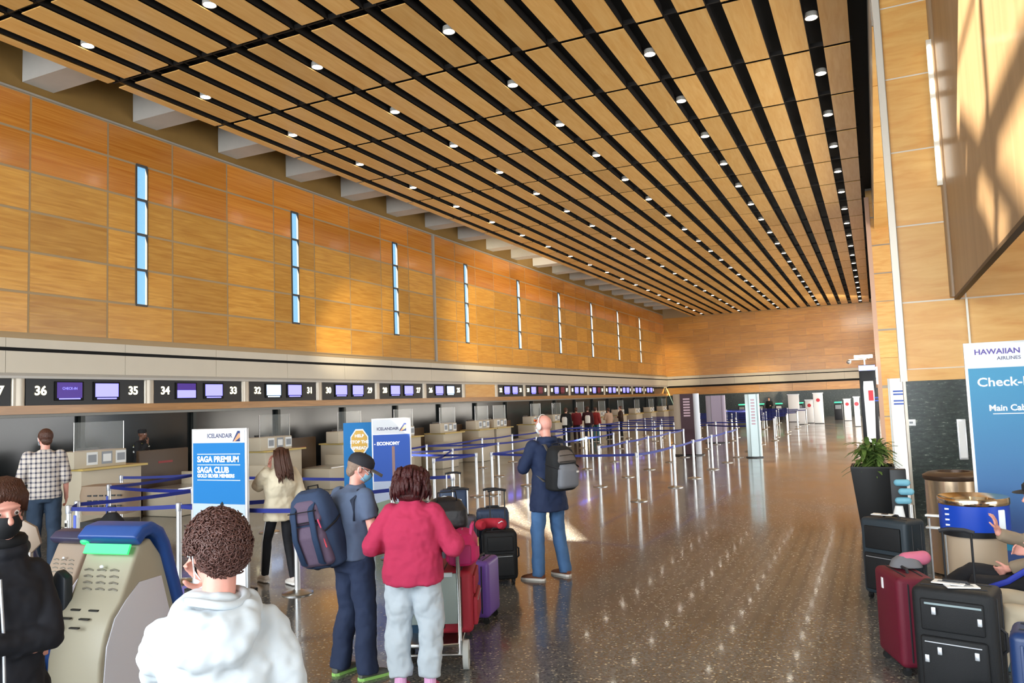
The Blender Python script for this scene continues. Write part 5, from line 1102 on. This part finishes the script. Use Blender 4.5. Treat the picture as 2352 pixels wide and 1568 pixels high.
t = thing('plant_pot', 'big leafy plant in a tall tapered black pot by the marble pier', 'plant', (-.12, 13.1, 0)); link('pot', MB().rings([[(x*w, y*w, z) for x, y in ((-1, -1), (1, -1), (1, 1), (-1, 1))] for w, z in ((.20, 0), (.205, .02), (.30, .95), (.30, .98), (.27, .98), (.265, .90))]), mat('pot_black', '060607', .5), t, bevel=.006)
leafm = mat('leaf_green', '5a7438', .45, var=.4, vscale=9); rnd = random.Random(11); lf = MB(); stm = MB()
for k in range(190):
    a = rnd.uniform(0, 6.28); L = rnd.uniform(.20, .38); el = rnd.uniform(-.15, 1.25); b0 = Vector((.13*rnd.uniform(-1, 1), .13*rnd.uniform(-1, 1), .92+rnd.uniform(.0, .38))); dr = Vector((math.cos(a)*math.cos(el), math.sin(a)*math.cos(el), math.sin(el))); sd = dr.cross(V(0, 0, 1)).normalized(); wd = rnd.uniform(.030, .052); pts = []
    for q in range(6):
        u_ = q/5; p = b0+dr*L*u_+V(0, 0, -.16*u_*u_); ww = wd*math.sin(PI*min(.97, .12+u_*.88)); pts.append([p-sd*ww, p+V(0, 0, -.004), p+sd*ww, p+V(0, 0, .004)])
    lf.rings(pts); 
    if k < 26: stm.tube([(b0.x*.4, b0.y*.4, .88), (b0.x*.8, b0.y*.8, b0.z), tuple(b0)], .008, 6)
fo = link('foliage', lf, leafm, t); fo['kind'] = 'stuff'; link('stems', stm, mat('stem_green', '5a6a34', .6), t); link('soil', MB().cyl((0, 0), .24, .88, .9), mat('soil', '1c1612', .9), t)
t = thing('wall_plate', 'small white switch plate on the marble of the pier', 'switch plate', (.475, PY-.035, 1.58)); link('plate', MB().cbox((0, 0, 0), (.13, .015, .10)), wht, t, bevel=.004); link('switch', MB().cbox((0, -.01, 0), (.05, .008, .03)), paper2, t)
for i, (x, z, wd, hh_) in enumerate(((1.42, .95, .12, .75), )):
    t = thing('fire_cabinet', 'slim pale metal case on the marble behind the banner', 'cabinet', (1.16, PY-.05, 1.0)); link('case', MB().box(-.06, .06, -.05, .02, 0, .62), steel_lt, t, bevel=.006); link('door_line', MB().box(-.045, .045, -.055, -.05, .03, .59), white_m, t)
# small cart with blue bottles beside the pot
t = thing('supply_stand', 'dark stand holding light blue rolls and a white bag beside the plant pot', 'stand', (.21, 12.45, 0)); link('stand_frame', MB().box(-.11, .10, -.08, .08, .02, .98), dark_m, t, bevel=.01)
for k in range(3): link('blue_roll', MB().cap((-.02+.05*(k % 2), -.11, .80-.125*k), (.10+.04*(k % 2), -.11, .80-.125*k), .048, .048, 14), mat('roll_blue', '7cbcd4', .5), t, True)
link('white_bag', MB().loft([(-.03, -.14, .22, .08, .05), (-.03, -.14, .34, .08, .06), (-.02, -.14, .48, .05, .04)]), wht, t, True); link('steel_flask', MB().cyl((.13, -.12), .04, .2, .5), steel, t, True)
t = thing('luggage_trolley', 'pale grey metal trolley between the tall suitcase and the steel bin', 'trolley', (.47, 9.0, 0), -.3)
for q in (-1, 1): link('post', MB().tube([(q*.07, 0, .05), (q*.07, 0, .80)], .012, 8), steel_lt, t, True)
for z in (.70, .82): link('cross_bar', MB().box(-.10, .10, -.03, .03, z, z+.02), wht, t, bevel=.004)
link('plate', MB().box(-.09, .09, -.12, .05, .03, .05), steel_lt, t)

# ---- signs and screens at the far right
t = thing('white_totem', 'tall white lit-up totem with blue stripes beside the near pier', 'totem', (.46, 20.0, 0), .0); link('board', MB().box(-.16, .15, -.04, .04, .03, 2.36), mat('totem_white', 'f4f6f8', .5), t, bevel=.01); link('edge', MB().box(-.20, -.165, -.05, .05, 0, 2.36), mat('totem_grey', 'c4ccd0', .4), t)
for z in (2.06, 1.99, 1.84, 1.77): link('blue_stripe', MB().box(-.10, .12, -.046, -.041, z-.012, z+.022), mat('stripe_blue', '3c5cb4', .5), t)
link('foot', MB().box(-.2, .2, -.2, .2, 0, .03), dark_m, t)
t = thing('dark_totem', 'tall dark screen totem with a blue header under the small wall lamp', 'totem', (-.22, 30.0, 0)); link('board', MB().box(-.27, .25, -.05, .05, 0, 3.0), mat('totem_black', '121318', .4), t, bevel=.01); link('blue_header', MB().box(-.27, .25, -.06, -.05, 2.80, 2.98), mat('header_blue', '8a98e8', .4, emit=1.0), t)
link('white_side', MB().box(.26, .33, -.03, .03, 2.3, 2.92), wht, t)
t = thing('white_standee', 'bright white standee with a red mark in front of the dark totem', 'sign', (-.23, 29.5, 0)); link('board', MB().prism([(-.13, .45), (-.15, 2.2), (-.13, 2.42), (.17, 2.42), (.19, 2.0), (.15, .9), (.12, .03), (-.06, .03)], -.02, .02, lambda p, q, k: (p, k, q)), mat('totem_white', 'f4f6f8'), t); link('red_mark', MB().box(.0, .15, -.026, -.021, 1.75, 2.1), mat('mark_red', 'd03c48', .5), t)
for z in (1.82, 1.72): link('blue_mark', MB().box(.18, .30, -.02, .0, z, z+.05), mat('stripe_blue', '3c5cb4'), t)
link('foot', MB().box(-.15, .15, -.15, .15, 0, .03), dark_m, t)
t = thing('wall_lamp', 'white bar lamp bracketed beside the second pier', 'lamp', (-.34, 32.7, 3.34)); link('lamp_bar', MB().box(-.33, .32, -.05, .05, 0, .12), mat('lamp_bar', 'fffaf0', .4, emit=4), t, bevel=.01); link('bracket', MB().box(.15, .20, .0, .22, -.02, .0).box(-.0, .05, -.02, .02, -.35, 0), steel, t)
t = thing('security_camera', 'small domed camera left of the white bar lamp', 'camera', (-.86, 32.6, 3.22)); link('dome', MB().ell((0, 0, 0), (.09, .09, .08)), steel_lt, t, True); link('arm', MB().box(.0, .62, -.01, .01, .06, .09), steel, t)
kx = [(1452, 45.0), (1705, 66.5), (1748, 66.5), (1790, 66), (1838, 66), (1926, 62.5)]
for i, (px, Y) in enumerate(kx[1:]):
    d_ = ray(px, 940); X = d_.x*Y/d_.y
    t = thing('far_kiosk', ['far kiosk with a green light, leftmost by the marble wall', 'far kiosk with a green light left of the dark figure', 'far kiosk with a green light and pale screen right of the dark figure', 'far kiosk with a green light behind the white standees', 'lone far kiosk with a green light at the right of the far wall'][i], 'kiosk', (X, Y, 0))
    link('housing', MB().box(-.28, .28, -.25, .25, 0, 1.15), mat('far_kiosk', '23262c', .5), t, bevel=.03); link('green_cap', MB().box(-.26, .26, -.28, .28, 1.24, 1.33), mat('far_green', '3cc88c', .4, emit=.8), t, bevel=.03); link('neck', MB().box(-.2, .2, -.15, .15, 1.15, 1.22), dark_m, t); link('screen', MB().box(-.2, .2, -.26, -.251, .80, 1.10), wht if i == 2 else paper2, t)
wl_ = [(1822, 912, 60, .75, 1.95, 'wide white standee among the far queue posts', None), (1878, 905, 56, .60, 2.0, 'white standee with a red round mark near the far right', 'mark_red'), (1858, 920, 57, .50, 1.55, 'white and red box standee left of the one with the round mark', 'mark_red'), (1842, 950, 55, .4, 1.0, 'low white standee left of the boxy one', None),
       (1946, 930, 60, .45, 1.5, 'white standee beside the lone far kiosk', 'mark_red'), (1966, 905, 50, .30, 1.7, 'slim red and white standee at the far right', 'mark_red')]
for px, py, Y, w_, h_, lb, mk in wl_:
    d_ = ray(px, py); X = d_.x*Y/d_.y; t = thing('white_standee', lb, 'sign', (X, Y, 0)); link('board', MB().box(-w_/2, w_/2, -.05, .05, .03, h_), mat('totem_white', 'f4f6f8'), t, bevel=.01); link('foot', MB().box(-w_/2, w_/2, -.2, .2, 0, .03), dark_m, t); link('top_bar', MB().box(-w_/2-.04, w_/2+.04, -.07, .07, h_, h_+.06), frame_m, t)
    if mk: link('red_mark', MB().cyl((0, 0), .12, -.006, .006), mat('mark_red', 'd03c48'), t).rotation_euler.x = PI/2; kids_ = [c for c in C.objects if c.parent == t and c.name.startswith('red_mark')]; kids_[0].location = (0, -.06, h_*.78)

# ---- seats and seated people at the right
t = thing('bench_seat', 'brown padded bench seat under the seated person in the tan jacket', 'seat', (1.04, 7.15, 0), PI/2)
link('cushion', MB().box(-.95, .65, -.28, .22, .36, .44), mat('seat_brown', '5c5048', .5), t, bevel=.03, seg=3); link('backrest', MB().box(-.95, .65, -.34, -.28, .44, .88), mat('seat_brown', '5c5048'), t, bevel=.025)
for x in (-.85, .55): link('leg', MB().box(x-.03, x+.03, -.24, .18, 0, .05).box(x-.025, x+.025, -.05, .0, .04, .36), chrome, t)
link('chrome_edge', MB().tube([(-.96, .225, .37), (.66, .225, .37)], .014, 8), chrome, t, True)
s = 1.0
seat = dict(pelvis=V(0, 0, .54), waist=V(0, -.05, .68), chest=V(0, -.08, .90), neck=V(0, -.06, 1.07), head=V(0, -.01, 1.22), shL=V(-.175, -.08, 1.02), shR=V(.175, -.08, 1.02), elR=V(.26, .06, .82), wrR=V(.20, .26, .90), elL=V(-.25, .02, .78), wrL=V(-.10, .22, .68),
    hipL=V(-.09, .04, .52), knL=V(-.12, .46, .56), anL=V(-.14, .62, .12), hipR=V(.09, .04, .52), knR=V(.10, .48, .60), anR=V(.0, .78, .42))
B, j, hp, H = person('seated person in a tan jacket and dark trousers raising a hand, dark hat, right edge', (1.10, 7.40, 0), PI/2, s, seat, hd=(0, -6, 0), skin=skin_p, vox=.008, hands=(.6, .35), handdir=dict(R=((.0, .15, 1), (.3, 1, 0))))
tan_j = cloth('jacket_tan', '948470', .9, .4, 8); top('jacket', B, j, s, tan_j, 1.1, 1.15, None, 'long', (.075, .062, .05), .010, .022, .20); pants('trousers', B, j, s, cloth('trousers_charcoal', '222226'), 1, 1, (.092, .078, .066), .04, .011, .014)
link('hat', MB().rings([[hp(r*math.cos(t_), -.01+r*1.1*math.sin(t_), z) for t_ in [2*PI*k/28 for k in range(28)]] for r, z in ((.16, .052), (.165, .056), (.10, .066), (.096, .11), (.07, .135), (.005, .14))]), mat('hat_dark', '2a2a2e', .8), B, True)
B, j, hp, H = person('seated person in khaki trousers cut by the right edge, only the knees in view', (1.20, 6.48, 0), PI/2, s, seat, hd=(0, 0, 0), skin=skin_p, vox=.010)
top('shirt', B, j, s, cloth('shirt_blue', '2c4478', .9, .3, 8), 1.1, 1.15, None, 'long', (.075, .062, .05), .012, .02, .20); pants('trousers', B, j, s, cloth('trousers_khaki', 'b8ab94', .9, .4, 7), 1, 1, (.092, .082, .072), .04, .011, .018)
sb = thing('lanyard_strap', 'royal blue strap hanging across the right edge by the bench', 'strap', (.80, 6.75, .72), 0); link('strap', MB().tube([(-.14, 0, -.08), (-.02, 0, -.03), (.12, 0, .07), (.24, 0, .2)], .022, 8, .3), mat('strap_royal', '2838a0', .7), sb, 'all'); link('strap_end', MB().cap((-.14, 0, -.08), (-.17, 0, -.10), .018, .012, 8), zp_, sb, True)
